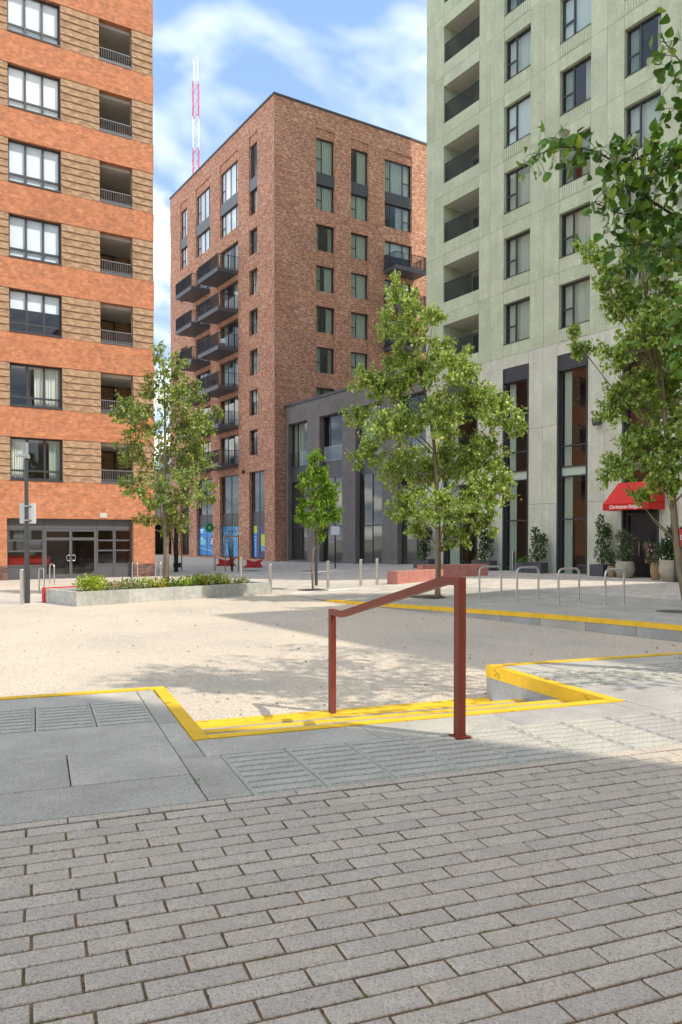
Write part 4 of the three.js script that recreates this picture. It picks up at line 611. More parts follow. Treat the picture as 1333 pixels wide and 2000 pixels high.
// near tree: its trunk stands outside the frame, a branch with large leaves reaches in at the top right
{
  const R = rng(66), t = thing('overhanging_tree', 'large leaved tree whose near branches hang in at the top right corner', 'tree', 5.2, TOP, 8.0), big = leafGeo(0.47, 0.2), mats = [leafMat(0.12, 0.25, 0.025, 0.3), leafMat(0.08, 0.18, 0.022, 0.25), leafMat(0.17, 0.31, 0.028, 0.35), leafMat(0.30, 0.40, 0.03, 0.35), leafMat(0.48, 0.50, 0.40, 0.2)];
  const w = (x, y, z = 0) => [x - 5.2, y - TOP, z], wood = [tubeGeo([[0, -0.2, 0], [0.05, 2, 0], [-0.05, 4, 0], [0, 7.5, 0]], 0.13, 9, 16, 0.04)], few = [], many = [];
  const runs = [  // branch polylines: [x, height, z], leaves on the run, spread, where along it the leaves begin
    [[w(4.9, 4.1), w(3.8, 4.75, 0.1), w(3.05, 5.25, 0), w(2.6, 5.62, 0.1), w(2.2, 5.75, 0), w(1.88, 5.62, 0.05)], 190, 0.16, 0.46],
    [[w(4.4, 4.6), w(3.6, 4.95, -0.2), w(3.2, 5.15, -0.2), w(2.85, 5.15, -0.15), w(2.55, 5.25, -0.1)], 110, 0.19, 0.38],
    [[w(5.1, 5.4), w(4.2, 5.9, 0.1), w(3.6, 6.25, 0.1), w(3.2, 6.8, 0)], 100, 0.19, 0.56],
    [[w(5.1, 4.6), w(4.2, 5.3, 0.15), w(3.55, 5.65, 0.2), w(3.28, 6.1, 0.1)], 95, 0.17, 0.54],
    [[w(4.8, 3.9), w(4.0, 4.3, 0), w(3.5, 4.5, 0.1), w(3.15, 4.75, 0)], 36, 0.15, 0.55],
    [[w(4.6, 4.9), w(3.7, 5.2, 0.3), w(3.2, 5.4, 0.35), w(2.75, 5.5, 0.3)], 190, 0.2, 0.40],
    [[w(4.6, 4.7), w(3.7, 4.85, -0.4), w(3.2, 4.95, -0.45), w(2.8, 4.9, -0.4)], 150, 0.22, 0.42],
  ];
  for (const [pts, n, spread, f0] of runs) {
    wood.push(tubeGeo(pts, 0.024, 6, 20, 0.004)); const c = new THREE.CatmullRomCurve3(pts.map(p => new THREE.Vector3(...p))), v = new THREE.Vector3();
    for (let i = 0; i < n; i++) {
      c.getPointAt(f0 + (1 - f0) * Math.pow(R(), 0.8), v); const off = [(R() - 0.5) * 2 * spread, (R() - 0.6) * 2 * spread, (R() - 0.5) * 3 * spread];
      const p = [v.x + off[0], v.y + off[1], v.z + off[2]];
      if (i % 3 === 0) wood.push(tubeGeo([[v.x, v.y, v.z], [v.x + off[0] * 0.5, v.y + off[1] * 0.4 + 0.03, v.z + off[2] * 0.5], p], 0.004, 3, 3, 0.002));
      const l = { p, r: [1.9 + (R() - 0.5) * 2.2, R() * 6.283, (R() - 0.5) * 1.6], s: 0.09 + 0.06 * R(), m: R() < 0.07 ? 3 : R() < 0.11 ? 4 : Math.floor(R() * 3), c: [1, 1, 1] };
      if (few.length < 298 && (i * 37) % 100 < 36) few.push(l); else many.push(Object.assign(l, { c: [[1, 1, 1], [0.65, 0.7, 0.8], [1.4, 1.25, 1.1], [2.4, 1.6, 1.2], [3.6, 2.0, 12]][l.m] }));
    }
  }
  // rest of the crown, outside the picture
  for (let k = 0; k < 42; k++) { const az = R() * 6.283, rr = 0.6 + 1.6 * R(), bx = Math.max(-1.25, rr * Math.cos(az)), bz = rr * Math.sin(az) * 1.2, by = 3.2 + 5.0 * R(); wood.push(tubeGeo([[0, Math.min(7, by - 0.6), 0], [bx * 0.5, by - 0.2, bz * 0.5], [bx, by, bz]], 0.03, 4, 5, 0.006)); for (let i = 0; i < 85; i++) many.push({ p: [Math.max(-1.35, bx + (R() - 0.5) * 0.9), by + (R() - 0.5) * 0.9, bz + (R() - 0.5) * 0.9], r: [1.9 + (R() - 0.5) * 2.2, R() * 6.283, (R() - 0.5) * 1.6], s: 0.08 + 0.045 * R(), c: [0.8 + 0.4 * R(), 0.8 + 0.4 * R(), 0.9] }); }
  for (const l of few) { const m = part(t, 'leaf', big, mats[l.m]); m.position.set(...l.p); m.rotation.set(...l.r); m.scale.setScalar(l.s); }
  part(t, 'trunk', merge(wood), mat.barkDark); t.add(leafInstances(many, LEAF, mats[0], 'crown'));
}
// bushy plant: leaves scattered through lobes [x, y, z, r]
function bush(parent, lobes, n, leaf, material, geo, seed, name = 'foliage', stems = 5, flower) {
  const R = rng(seed), L = [], wood = [];
  for (const [x, y, z, r, ry = r] of lobes) { const m = Math.round(n * 1.6 * r * ry / 0.04); for (let i = 0; i < m; i++) { const az = R() * 6.283, u = R() * 2 - 1, q = Math.pow(R(), 0.4), s = Math.sqrt(1 - u * u); const v = 0.6 + 0.8 * R(); L.push({ p: [x + r * q * s * Math.cos(az), y + ry * q * u, z + r * q * s * Math.sin(az)], r: [0.8 + (R() - 0.5) * 2.4, R() * 6.283, (R() - 0.5) * 1.8], s: leaf * (0.6 + 0.8 * R()), c: flower && R() < flower ? [7, 2.4, 6] : [v * (0.75 + 0.5 * R()), v, v * 0.9] }); } wood.push(tubeGeo([[x * 0.2, 0, z * 0.2], [x * 0.6, y * 0.6, z * 0.6], [x, y, z]], Math.min(0.012, r * 0.06), 4, 4, Math.min(0.005, r * 0.03))); }
  part(parent, 'stem', merge(wood), mat.barkDark); parent.add(leafInstances(L, geo, material, name));
}
// planted bed with granite sides
{
  const ang = Math.atan2(26.15 - 21.4, -2.3 + 7.12), b = thing('planter_bed', 'long low granite planter bed at the far left of the gravel court', 'planter', -7.12, 0, 21.4, ang), L = 6.75, Wd = 1.75, H = 0.39, R = rng(44);
  const cuts = [0, 1.55, 3.05, 4.75, 5.75, L]; for (let i = 0; i < 5; i++) part(b, 'granite_block', b2(cuts[i] + (i ? 0.004 : 0), cuts[i + 1] - 0.004, -0.1, H, -0.16, 0, i * 1.3, i), [mat.planter, mat.kerb][i % 2 ? 0 : 0]);
  const c2 = [0.164, 0.55, 1.05, Wd]; for (let i = 0; i < 3; i++) { part(b, 'granite_block', b2(0, 0.16, -0.1, H, -c2[i + 1] + 0.004, -c2[i], i, 3), mat.planter); part(b, 'granite_block', b2(L - 0.16, L - 0.004, -0.1, H, -c2[i + 1] + 0.004, -c2[i], i, 5), mat.planter); }
  part(b, 'granite_block', b2(0, L, -0.1, H, -Wd - 0.16, -Wd, 2, 2), mat.planter);
  part(b, 'soil', b2(0.16, L - 0.16, -0.05, H - 0.07, -Wd, -0.162), mat.soil);
  const shrubM = [leafMat(0.36, 0.46, 0.03, 0.2), leafMat(0.20, 0.32, 0.04, 0.2), leafMat(0.38, 0.40, 0.20, 0.2), leafMat(0.45, 0.43, 0.04, 0.2)], W = (s, q) => [-7.12 + Math.cos(ang) * s - Math.sin(ang) * q, 21.4 + Math.sin(ang) * s + Math.cos(ang) * q];
  const kinds = ['low yellow-green shrub', 'low dark green shrub', 'low silvery groundcover plant', 'low golden leaved shrub'];
  const spots = [[0.65, 0.5, 0.30, 0], [0.95, 0.8, 0.26, 0], [1.3, 0.5, 0.16, 2], [1.65, 0.7, 0.17, 2], [1.95, 0.5, 0.15, 2], [2.15, 0.9, 0.2, 1], [2.5, 0.6, 0.2, 0], [2.85, 0.55, 0.2, 3], [3.35, 0.6, 0.2, 1], [3.75, 0.5, 0.19, 0], [4.1, 0.65, 0.22, 1], [4.5, 0.6, 0.2, 3], [4.8, 0.9, 0.24, 0], [5.1, 0.5, 0.22, 0], [5.5, 0.9, 0.2, 2], [5.85, 0.5, 0.15, 2], [6.2, 0.7, 0.14, 2]];
  const where = ['at the near left corner of the bed', 'just behind the corner shrub', 'beside the corner shrub', 'in the left third of the bed', 'short of the poplar trunk', 'against the left of the poplar trunk', 'just left of the tree trunk', 'just right of the tree trunk', 'right of the poplar trunk', 'near the middle of the bed', 'one past the middle of the bed', 'in the right third of the bed', 'tallest toward the right end', 'in front of the tall right shrub', 'behind near the right end', 'second last at the right end', 'last at the right end of the bed'];
  spots.forEach(([s, q, r0, k], i) => { const r = r0 * 1.3; const [x, d] = W(s, q), p = thing('bed_shrub', kinds[k] + ' ' + where[i], 'shrub', x, H - 0.08, d, 0, 'shrubs in the planter bed'); bush(p, [[0, r * 0.7, 0, r, r * 0.75], [r * 0.6, r * 0.5, 0.1, r * 0.7], [-r * 0.6, r * 0.55, -0.05, r * 0.7]], 55, 0.075, shrubM[k], k === 2 ? LEAF_NARROW : LEAF_SMALL, 500 + i); });
  const rb = thing('red_bench', 'thin bent red metal bench wrapped behind the left end of the planter bed', 'bench', -8.45, 0, 22.75, ang); part(rb, 'seat', b2(-0.05, 3.0, 0.40, 0.43, -0.14, 0.0), mat.redPaint); part(rb, 'leg', b2(-0.05, 0.0, 0, 0.4, -0.14, 0.0), mat.redPaint); part(rb, 'leg', b2(2.95, 3.0, 0, 0.4, -0.14, 0.0), mat.redPaint);
}
// weeds in the slab joints
[[0.905, 4.78, 'tuft of green weed in the joint between the left terrace slabs', 61], [-0.38, 7.43, 'small weed beside the ribbed slabs at the left edge', 62], [7.35, 7.6, 'small weed by the yellow coping at the right edge', 63]].forEach(([a, b, l, sd]) => { const [x, d] = ab(a, b), p = thing('weed_tuft', l, 'weed', x, TOP - 0.006, d); bush(p, [[0, 0.01, 0, 0.022, 0.012], [0.02, 0.008, 0.05, 0.014, 0.008], [-0.01, 0.008, -0.06, 0.014, 0.008]], 900, 0.016, leafMat(0.16, 0.22, 0.05, 0.2), LEAF_NARROW, sd); });
// ------------------------------------------------------------------ handrail
{
  const h = thing('handrail', 'rust red steel handrail with two posts standing on the yellow nosed steps', 'handrail', 0, 0, 0, plazaRot);
  const a = 2.93, w = 0.06, bu = 5.17, bl = 7.9, yu = TOP + 1.185, yl = 1.10;
  part(h, 'post', b2(a - w / 2, a + w / 2, TOP, yu - 0.055, -bu - 0.045, -bu + 0.03), mat.rust); part(h, 'post', b2(a - w / 2, a + w / 2, 0, yl - 0.05, -bl - 0.03, -bl + 0.045), mat.rust);
  const sh = new THREE.Shape(), P = [[bu - 0.03, yu], [bu + 0.22, yu], [bl - 0.28, yl], [bl + 0.03, yl + 0.0], [bl + 0.03, yl - 0.05], [bl - 0.30, yl - 0.055], [bu + 0.20, yu - 0.06], [bu - 0.03, yu - 0.055]];
  P.forEach(([x, y], i) => i ? sh.lineTo(x, y) : sh.moveTo(x, y));
  const g = new THREE.ExtrudeGeometry(sh, { depth: w - 0.006, bevelEnabled: true, bevelThickness: 0.003, bevelSize: 0.003, bevelSegments: 1 }); g.rotateY(Math.PI / 2); g.translate(a - w / 2 + 0.003, 0, 0);
  part(h, 'rail', g, mat.rust);
  const bp = (b, y) => part(h, 'base_plate', b2(a - 0.06, a + 0.06, y + 0.003, y + 0.012, -b - 0.07, -b + 0.06), mat.rust); bp(bu, TOP);
}
// ------------------------------------------------------------------ bike stands, bollards, posts
const standGeo = (w, h) => cached('stand' + w + h, () => { const r = 0.16, p = new THREE.CurvePath(), V = (x, y) => new THREE.Vector3(x, y, 0); p.add(new THREE.LineCurve3(V(-w / 2, -0.02), V(-w / 2, h - r))); p.add(new THREE.QuadraticBezierCurve3(V(-w / 2, h - r), V(-w / 2, h), V(-w / 2 + r, h))); p.add(new THREE.LineCurve3(V(-w / 2 + r, h), V(w / 2 - r, h))); p.add(new THREE.QuadraticBezierCurve3(V(w / 2 - r, h), V(w / 2, h), V(w / 2, h - r))); p.add(new THREE.LineCurve3(V(w / 2, h - r), V(w / 2, -0.02))); return new THREE.TubeGeometry(p, 60, 0.026, 10, false); });
const flange = new THREE.CylinderGeometry(0.055, 0.06, 0.012, 14);
function bikeStand(x, d, ang, w, h, label, group) { const y = gh(x), s = thing('bike_stand', label, 'bike stand', x, y + 0.012, d, ang, group); part(s, 'hoop', standGeo(w, h), mat.steel); for (const k of [-1, 1]) part(s, 'flange', flange, mat.steel).position.set(k * w / 2, 0.008, 0); }
[[4.04, 21.5, 'steel hoop bike stand nearest the pink bench'], [4.78, 20.35, 'second steel hoop bike stand from the pink bench'], [5.47, 19.1, 'third steel hoop bike stand from the pink bench'], [6.4, 18.6, 'steel hoop bike stand nearest the kerb manhole']].forEach(([x, d, l], i) => bikeStand(x, d, 0.45 + 0.06 * i, 0.72, 0.84, l, 'bike stands on the right'));
[[-11.9, 27.4, 'steel bike stand cut off by the left edge of the picture'], [-10.05, 26.7, 'steel bike stand hidden behind the lamp post'], [-11.15, 30.7, 'steel bike stand before the glass double door'], [-8.7, 33.6, 'steel bike stand at the right end of the shopfront'], [-7.9, 34.4, 'steel bike stand behind the planted poplar trunk']].forEach(([x, d, l]) => bikeStand(x, d, -0.95, 0.6, 0.82, l, 'bike stands before the orange block'));
const bollardGeo = cached('bollard', () => new THREE.LatheGeometry([[0, 0], [0.057, 0], [0.057, 0.955], [0.052, 0.962], [0.052, 0.968], [0.057, 0.972], [0.055, 0.99], [0.03, 1.0], [0, 1.0]].map(p => new THREE.Vector2(...p)), 20));
function bollard(x, d, label) { const b = thing('bollard', label, 'bollard', x, gh(x) - 0.01, d, 0, 'steel bollards'); part(b, 'post', bollardGeo, mat.steel); part(b, 'collar', flange, mat.steel).position.y = 0.012; }
bollard(-8.84, 22.05, 'steel bollard close beside the lamp post'); bollard(-2.36, 26.6, 'steel bollard at the right end of the planter bed'); bollard(-0.47, 28.75, 'steel bollard beside the lime green sapling'); bollard(0.73, 29.3, 'left one of the two steel bollards before the grey building'); bollard(1.34, 29.6, 'steel bollard nearest the pink bench end');
bollard(7.98, 39.3, 'left steel bollard of the pair before the green tower window'); bollard(8.25, 38.2, 'right steel bollard of the pair before the green tower window'); bollard(-4.52, 36.1, 'steel bollard behind the planter beside the staked shrub'); bollard(-6.84, 43.1, 'steel bollard before the blue shop posters'); bollard(-9.0, 40.8, 'steel bollard in the gap by the orange block corner');
{
  const l = thing('lamp_post', 'slim dark grey lamp post with a flat head and a sign plate', 'lamp post', -8.9, 0, 22.55); part(l, 'post', new THREE.LatheGeometry([[0, 0], [0.08, 0], [0.08, 0.9], [0.062, 0.98], [0.05, 4.15], [0, 4.15]].map(p => new THREE.Vector2(...p)), 16), mat.post);
  const hd = part(l, 'lamp_head', merge([b2(-0.30, 0.07, 4.15, 4.21, -0.09, 0.09), b2(-0.02, 0.06, 4.21, 4.55, -0.012, 0.012), b2(-0.08, 0.08, 4.1, 4.15, -0.08, 0.08)]), M(0.35, 0.36, 0.37, 0.5)); part(hd, 'lens', b2(-0.28, -0.04, 4.14, 4.149, -0.07, 0.07), M(0.7, 0.7, 0.68, 0.3));
  const s = thing('sign_plate', 'blank grey back of a road sign clamped to the lamp post', 'sign', -8.9, 2.26, 22.55); part(s, 'plate', (() => { const sh = new THREE.Shape(); const a = 0.235, b = 0.58, r = 0.03; sh.moveTo(-a + r, 0); sh.lineTo(a - r, 0); sh.quadraticCurveTo(a, 0, a, r); sh.lineTo(a, b - r); sh.quadraticCurveTo(a, b, a - r, b); sh.lineTo(-a + r, b); sh.quadraticCurveTo(-a, b, -a, b - r); sh.lineTo(-a, r); sh.quadraticCurveTo(-a, 0, -a + r, 0); return new THREE.ExtrudeGeometry(sh, { depth: 0.004, bevelEnabled: false }).translate(0, 0, -0.095); })(), M(0.66, 0.66, 0.64, 0.6)); for (const y of [0.08, 0.48]) part(s, 'clamp', merge([b2(-0.12, 0.12, y, y + 0.025, -0.09, -0.075), b2(-0.085, 0.085, y, y + 0.025, 0.07, 0.085)]), mat.steel);
  const p2 = thing('marker_post', 'slim dark post directly behind the lime green sapling', 'post', -0.93, 0.06, 29.9); part(p2, 'post', new THREE.CylinderGeometry(0.06, 0.06, 3.0, 12).translate(0, 1.5, 0), mat.post); part(p2, 'cap', new THREE.CylinderGeometry(0.065, 0.065, 0.05, 12).translate(0, 3.02, 0), mat.black);
  const p3 = thing('sign_post', 'thin dark post with a small plate before the grey shopfront', 'post', -0.34, 0.07, 46.4); part(p3, 'post', new THREE.CylinderGeometry(0.045, 0.045, 2.3, 10).translate(0, 1.15, 0), mat.black); part(p3, 'plate', b2(-0.25, 0.25, 1.95, 2.45, 0.05, 0.065), mat.white);
  const p4 = thing('sign_post', 'black post between two wooden tree stakes behind the planter', 'post', -8.93, 0, 43.1); part(p4, 'post', new THREE.CylinderGeometry(0.1, 0.12, 3.4, 10).translate(0, 1.7, 0), mat.black); part(p4, 'box', b2(-0.1, 0.3, 0.25, 0.5, 0.08, 0.25), mat.black);
  const mh = thing('manhole_cover', 'dark round manhole cover in the slabs by the far kerb', 'manhole', 7.1, gh(7.1) + 0.016, 16.9); part(mh, 'cover', new THREE.CylinderGeometry(0.33, 0.33, 0.012, 28), M(0.09, 0.075, 0.06, 0.7)); part(mh, 'frame', new THREE.TorusGeometry(0.36, 0.03, 6, 30).rotateX(Math.PI / 2).scale(1, 0.3, 1), M(0.2, 0.19, 0.18, 0.7));
}
// open tree pits and drain covers
for (const [x, d, w, l] of [[2.73, 22.5, 1.1, 'square soil tree pit at the foot of the full poplar'], [-0.98, 27.85, 0.8, 'square soil tree pit at the foot of the lime green sapling']]) { const t = thing('tree_pit', l, 'tree pit', x, gh(x) + 0.016, d, PHI, 'tree pits'); part(t, 'frame', merge([b2(-w / 2, w / 2, -0.02, 0.012, -w / 2, -w / 2 + 0.04), b2(-w / 2, w / 2, -0.02, 0.012, w / 2 - 0.04, w / 2), b2(-w / 2, -w / 2 + 0.04, -0.02, 0.012, -w / 2 + 0.04, w / 2 - 0.04), b2(w / 2 - 0.04, w / 2, -0.02, 0.012, -w / 2 + 0.04, w / 2 - 0.04)]), mat.frameGrey); part(t, 'soil', b2(-w / 2 + 0.04, w / 2 - 0.04, -0.03, 0.006, -w / 2 + 0.04, w / 2 - 0.04), mat.soil); }
for (const [x, d, l] of [[-5.0, 44.5, 'dark drain cover in the street near the red seats'], [-1.6, 44.0, 'dark drain cover in the street before the grey shopfront']]) { const t = thing('drain_cover', l, 'drain', x, gh(x) + 0.008, d, PHI, 'drain covers'); part(t, 'cover', b2(-0.4, 0.4, -0.02, 0.006, -0.4, 0.4), M(0.09, 0.085, 0.08, 0.7)); part(t, 'frame', merge([b2(-0.46, 0.46, -0.02, 0.01, 0.402, 0.46), b2(-0.46, 0.46, -0.02, 0.01, -0.46, -0.402)]), mat.panelGrey); }
// pink concrete benches, red loungers
{
  const ch = (w, h, d) => { const sh = new THREE.Shape([[-w / 2, 0], [w / 2, 0], [w / 2, h], [-w / 2, h]].map(p => new THREE.Vector2(...p))); return new THREE.ExtrudeGeometry(sh, { depth: d - 0.02, bevelEnabled: true, bevelThickness: 0.01, bevelSize: 0.01, bevelSegments: 1 }); };
  const b1 = thing('concrete_bench', 'low pink concrete block bench, end facing the court', 'bench', 2.1, 0.14, 29.35, 0.78); part(b1, 'block', ch(2.7, 0.46, 0.52).translate(1.35, 0, -0.52), mat.pink); part(b1, 'base', b2(0.05, 2.65, -0.1, -0.005, -0.46, -0.06), mat.kerb);
  const b2o = thing('concrete_bench', 'raised pink concrete bench behind the poplar trunk', 'bench', 3.32, 0.24, 32.6, 0.28); part(b2o, 'block', ch(2.95, 0.47, 0.55).translate(1.47, 0.02, -0.5), mat.pink); part(b2o, 'base', b2(0.1, 2.85, -0.1, 0.015, -0.42, -0.05), mat.kerb);
  const lg = len => { const sh = new THREE.Shape([[0, 0.0], [0.25, 0.16], [0.2, 0.42], [0.7, 0.30], [len - 0.35, 0.36], [len, 0.46], [len - 0.15, 0.2], [len, 0.02], [len * 0.5, 0]].map(p => new THREE.Vector2(...p))); return new THREE.ExtrudeGeometry(sh, { depth: 0.6, bevelEnabled: true, bevelThickness: 0.03, bevelSize: 0.03, bevelSegments: 2 }); };
  for (const [x, d, l, t] of [[-8.25, 52.6, 1.25, 'red moulded outdoor seat in front of the blue shop door'], [-6.1, 49.9, 1.15, 'red moulded outdoor seat in front of the purple poster']]) { const s = thing('outdoor_seat', t, 'seat', x, 0.03, d, 0.1, 'red outdoor seats'); part(s, 'body', lg(l), mat.redPaint); part(s, 'foot', b2(0.3, l - 0.3, -0.03, 0.0, 0.05, 0.5), mat.black); }
}
// staked shrubs beyond the planter
{
  for (const [x, d, l, sd] of [[-5.95, 43.6, 'bare multi-stemmed shrub in a timber stake frame before the blue door', 71], [-9.2, 44.4, 'multi-stemmed young tree between thin timber stakes near the black post', 72]]) {
    const s = thing('staked_shrub', l, 'shrub', x, 0, d, 0, 'staked shrubs'), R = rng(sd), gs = []; for (let k = 0; k < 7; k++) { const a = R() * 6, q = 0.25 + 0.3 * R(), hh = 2.2 + 1.5 * R(); gs.push(tubeGeo([[0.05 * Math.cos(a), 0, 0.05 * Math.sin(a)], [q * 0.4 * Math.cos(a), hh * 0.45, q * 0.4 * Math.sin(a)], [q * Math.cos(a), hh, q * Math.sin(a)]], 0.022, 5, 6, 0.006)); } part(s, 'stems', merge(gs), mat.barkDark);
    const L = []; for (let i = 0; i < (sd === 72 ? 900 : 160); i++) { const a = R() * 6.283, q = (sd === 72 ? 0.9 : 0.5) * Math.sqrt(R()); L.push({ p: [q * Math.cos(a), (sd === 72 ? 1.6 : 1.2) + 2.8 * R(), q * Math.sin(a)], r: [R() * 3, R() * 6, R() * 3], s: 0.07 + 0.06 * R(), c: [0.8 + 0.5 * R(), 0.8 + 0.4 * R(), 0.8] }); } s.add(leafInstances(L, LEAF_SMALL, OLIVE, 'foliage'));
    const st = thing('tree_stakes', sd === 72 ? 'thin timber stakes around the young tree near the black post' : 'timber stake frame with crossbar around the bare shrub', 'stakes', x, 0, d, 0, 'tree stake frames'); for (const k of [-1, 1]) part(st, 'stake', new THREE.CylinderGeometry(0.03, 0.03, 2.0, 8).translate(k * 0.36, 1.0, 0.25), mat.wood); if (sd === 71) part(st, 'crossbar', b2(-0.4, 0.4, 1.88, 1.96, 0.285, 0.3), mat.wood);
  }
}
// pots and planters along the green tower
{
  const DARK = leafMat(0.035, 0.085, 0.022, 0.15), MID = leafMat(0.07, 0.13, 0.03, 0.15), FRESH = leafMat(0.13, 0.26, 0.02, 0.25), GREY = leafMat(0.13, 0.17, 0.09, 0.15);
  const trough = (x, d, w, label) => { const t = thing('trough_planter', label, 'planter', x, gh(x) - 0.02, d, PHL); part(t, 'box', merge([b2(-w / 2, w / 2, 0, 0.05, -0.22, 0.22), b2(-w / 2, w / 2, 0.05, 0.5, 0.19, 0.22), b2(-w / 2, w / 2, 0.05, 0.5, -0.22, -0.19), b2(-w / 2, -w / 2 + 0.03, 0.05, 0.5, -0.19, 0.19), b2(w / 2 - 0.03, w / 2, 0.05, 0.5, -0.19, 0.19)]), mat.slate); part(t, 'soil', b2(-w / 2 + 0.03, w / 2 - 0.03, 0.05, 0.45, -0.19, 0.19), mat.soil); };
  const plant = (x, d, y0, lobes, n, leaf, m, geo, seed, label, fl) => { const p = thing('potted_plant', label, 'plant', x, gh(x) + y0, d, 0); bush(p, lobes, n, leaf, m, geo, seed, 'foliage', 4, fl); };
  const tall = (h, w) => [[0, h * 0.25, 0, w, h * 0.25], [0.05, h * 0.55, 0.03, w * 0.9, h * 0.25], [-0.08, h * 0.8, 0, w * 0.55, h * 0.22], [w * 0.6, h * 0.65, 0, w * 0.5, h * 0.2]];
  trough(8.62, 35.9, 1.5, 'dark trough planter between the two tall windows of the tower'); plant(8.8, 35.7, 0.42, tall(1.6, 0.42), 46, 0.11, MID, LEAF_NARROW, 801, 'wispy shrub growing between the two tall windows'); plant(8.35, 36.0, 0.42, [[0, 0.12, 0, 0.3, 0.16], [-0.3, 0.1, 0.1, 0.2, 0.14]], 60, 0.08, FRESH, LEAF_SMALL, 802, 'bright trailing plant at the foot of the wispy shrub');
  trough(6.95, 38.7, 1.35, 'dark trough planter behind the pink bench end'); plant(6.95, 38.6, 0.42, tall(1.75, 0.45), 60, 0.1, DARK, LEAF_SMALL, 803, 'dense dark evergreen shrub behind the pink bench end'); plant(6.75, 38.5, 0.42, [[0, 0.1, 0, 0.35, 0.14]], 60, 0.08, FRESH, LEAF_SMALL, 804, 'bright trailing plant below the dark evergreen shrub');
  trough(4.45, 42.7, 1.3, 'dark trough planter at the far corner of the green tower'); plant(4.45, 42.6, 0.42, tall(2.2, 0.42), 60, 0.1, DARK, LEAF_SMALL, 805, 'dark evergreen shrub at the far corner of the tower'); plant(4.3, 42.5, 0.42, [[0, 0.1, 0, 0.4, 0.14]], 60, 0.08, FRESH, LEAF_SMALL, 806, 'bright trailing plant at the far tower corner');
  trough(10.7, 32.9, 0.7, 'small dark cube planter beside the tan pot'); plant(10.75, 32.8, 0.42, tall(2.1, 0.36), 40, 0.11, MID, LEAF_NARROW, 807, 'tall feathery shrub left of the awning door');
  const potGeo = (r, h, belly) => new THREE.LatheGeometry([[0, 0], [r * 0.72, 0], [r * belly, h * 0.45], [r, h * 0.8], [r * 0.88, h], [r * 0.8, h], [r * 0.8, h * 0.86], [0, h * 0.86]].map(p => new THREE.Vector2(...p)), 26);
  const pot = (x, d, r, h, belly, m, label) => { const p = thing('plant_pot', label, 'pot', x, gh(x), d); part(p, 'pot_body', potGeo(r, h, belly), m); part(p, 'soil', new THREE.CylinderGeometry(r * 0.78, r * 0.78, 0.03, 18).translate(0, h * 0.87, 0), mat.soil); };
  pot(10.87, 31.9, 0.19, 0.46, 0.95, mat.potTan, 'small tan ribbed pot left of the doorway'); plant(10.87, 31.9, 0.4, [[0, 0.25, 0, 0.3], [-0.15, 0.5, 0, 0.25]], 45, 0.11, MID, LEAF_NARROW, 808, 'leafy plant in the small tan pot');
  pot(11.2, 31.4, 0.36, 0.66, 1.05, mat.pot, 'large weathered cream pot left of the doorway'); plant(11.2, 31.4, 0.56, [[0, 0.4, 0, 0.4], [0.1, 0.85, 0, 0.38], [-0.1, 1.1, 0, 0.28]], 50, 0.11, GREY, LEAF_NARROW, 809, 'bushy shrub in the cream pot left of the doorway');
  pot(11.75, 29.7, 0.2, 0.66, 0.95, mat.potTan, 'tall tan pot right of the doorway'); plant(11.75, 29.7, 0.58, [[-0.1, 0.3, 0, 0.36], [-0.2, 0.6, 0, 0.3]], 50, 0.11, GREY, LEAF_NARROW, 810, 'pink flowering shrub in the tall tan pot', 0.09);
  pot(12.0, 28.9, 0.42, 0.78, 1.06, mat.pot, 'big round cream pot beside the black totem'); plant(12.0, 28.9, 0.66, [[0, 0.35, 0, 0.42], [0.05, 0.75, 0, 0.42], [0.1, 1.1, 0, 0.3], [-0.3, 0.5, 0, 0.3]], 55, 0.11, DARK, LEAF_NARROW, 811, 'glossy dark shrub in the big round cream pot');
  // totem
  const k = thing('information_totem', 'black totem with a red top panel and white square mark', 'totem', 12.15, gh(12.15), 28.3, -0.5); part(k, 'body', b2(-0.27, 0.27, 0, 1.25, -0.12, 0.12), mat.black); const tp = part(k, 'red_panel', b2(-0.25, 0.25, 1.252, 1.9, -0.11, 0.11), mat.redPaint);
  part(tp, 'white_mark', merge([b2(-0.08, 0.08, 1.52, 1.54, 0.111, 0.116), b2(-0.08, 0.08, 1.66, 1.68, 0.111, 0.116), b2(-0.08, -0.06, 1.54, 1.66, 0.111, 0.116), b2(0.06, 0.08, 1.54, 1.66, 0.111, 0.116), b2(-0.02, 0.05, 1.58, 1.63, 0.111, 0.116)]), mat.white); part(k, 'glass_front', b2(-0.24, 0.24, 0.2, 1.2, 0.121, 0.126), mat.slate);
}
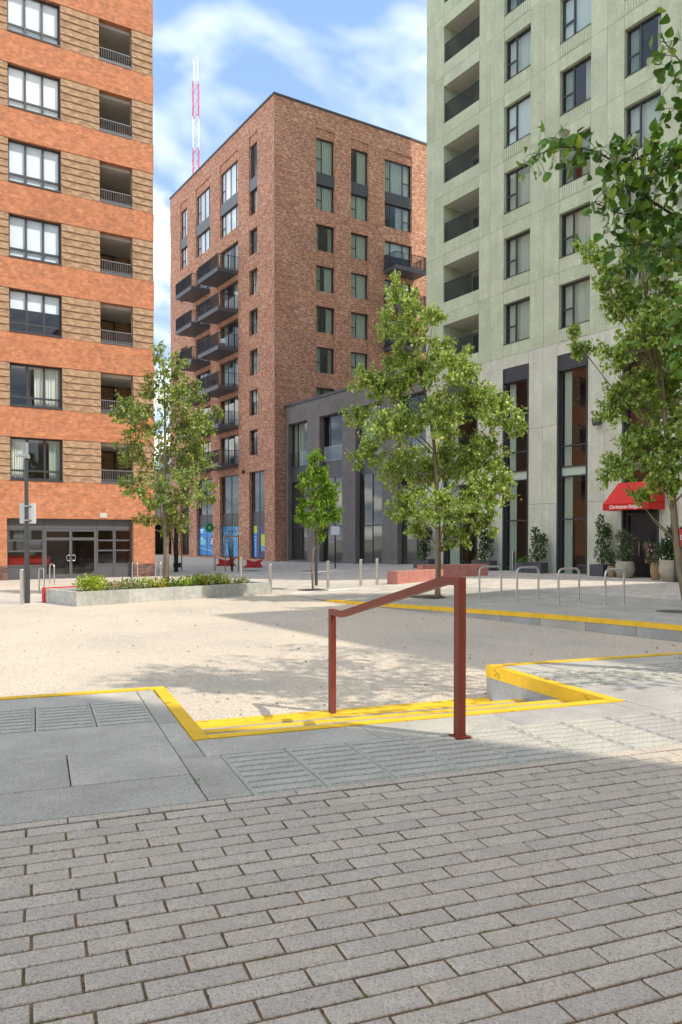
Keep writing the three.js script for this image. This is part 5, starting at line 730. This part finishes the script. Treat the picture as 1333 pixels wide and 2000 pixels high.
// ------------------------------------------------------------------ far things: radio mast, pale building in the gap
{
  const m = thing('radio_mast', 'red and white lattice radio mast rising behind the brick block', 'mast', -27.1, 0, 150), red = M(0.62, 0.04, 0.05, 0.6), wh = M(0.75, 0.75, 0.75, 0.6), edges = [0, 55, 62, 68.5, 74.5, 80.2, 86.8, 91];
  const bar = (a, b, r) => tubeGeo([a, b], r, 4, 1);
  for (let i = 0; i < edges.length - 1; i++) { const gs = [], w = i === edges.length - 2 ? 0.35 : 0.52 + (i < 3 ? 0.05 : 0); const y0 = edges[i], y1 = edges[i + 1]; const cs = [[-w, w], [w, w], [w, -w], [-w, -w]]; cs.forEach(([x, z]) => gs.push(bar([x, y0, z], [x, y1, z], 0.05))); const n = Math.round((y1 - y0) / 1.4), st = (y1 - y0) / n; for (let k = 0; k < n; k++) for (let c = 0; c < 4; c++) { const A = cs[c], B = cs[(c + 1) % 4], f = (k + c) % 2; gs.push(bar([A[0], y0 + st * (k + (f ? 0 : 1)), A[1]], [B[0], y0 + st * (k + (f ? 1 : 0)), B[1]], 0.035)); } part(m, 'lattice_section', merge(gs), i % 2 ? red : wh); }
  part(m, 'antenna', merge([bar([0, 91, 0], [0, 91.8, 0], 0.05), bar([-0.45, 89.8, 0.3], [-0.45, 91, 0.3], 0.07), bar([0.45, 89.9, 0.3], [0.45, 91.1, 0.3], 0.07)]), wh);
  const f = thing('distant_shop', 'low pale building with a dark shop opening in the gap beyond the planted poplar', 'building', -19.5, 0, 88, 0.3); part(f, 'wall', merge([b2(-7, -1.6, 0, 9, -8, 0), b2(1.8, 9, 0, 9, -8, 0), b2(-1.6, 1.8, 4.1, 9, -8, 0)]), M(0.70, 0.69, 0.67, 0.9, { map: T.concrete })); part(f, 'shop_interior', b2(-1.6, 1.8, 0, 4.1, -4, -3.5), mat.black); part(f, 'sign_board', b2(-1.6, 1.8, 3.3, 4.05, -0.3, -0.1), M(0.45, 0.32, 0.05, 0.7)); part(f, 'parapet', b2(-7.1, 9.1, 9.001, 9.4, -8, 0.1), mat.coping);
}
renderer.render(scene, camera);
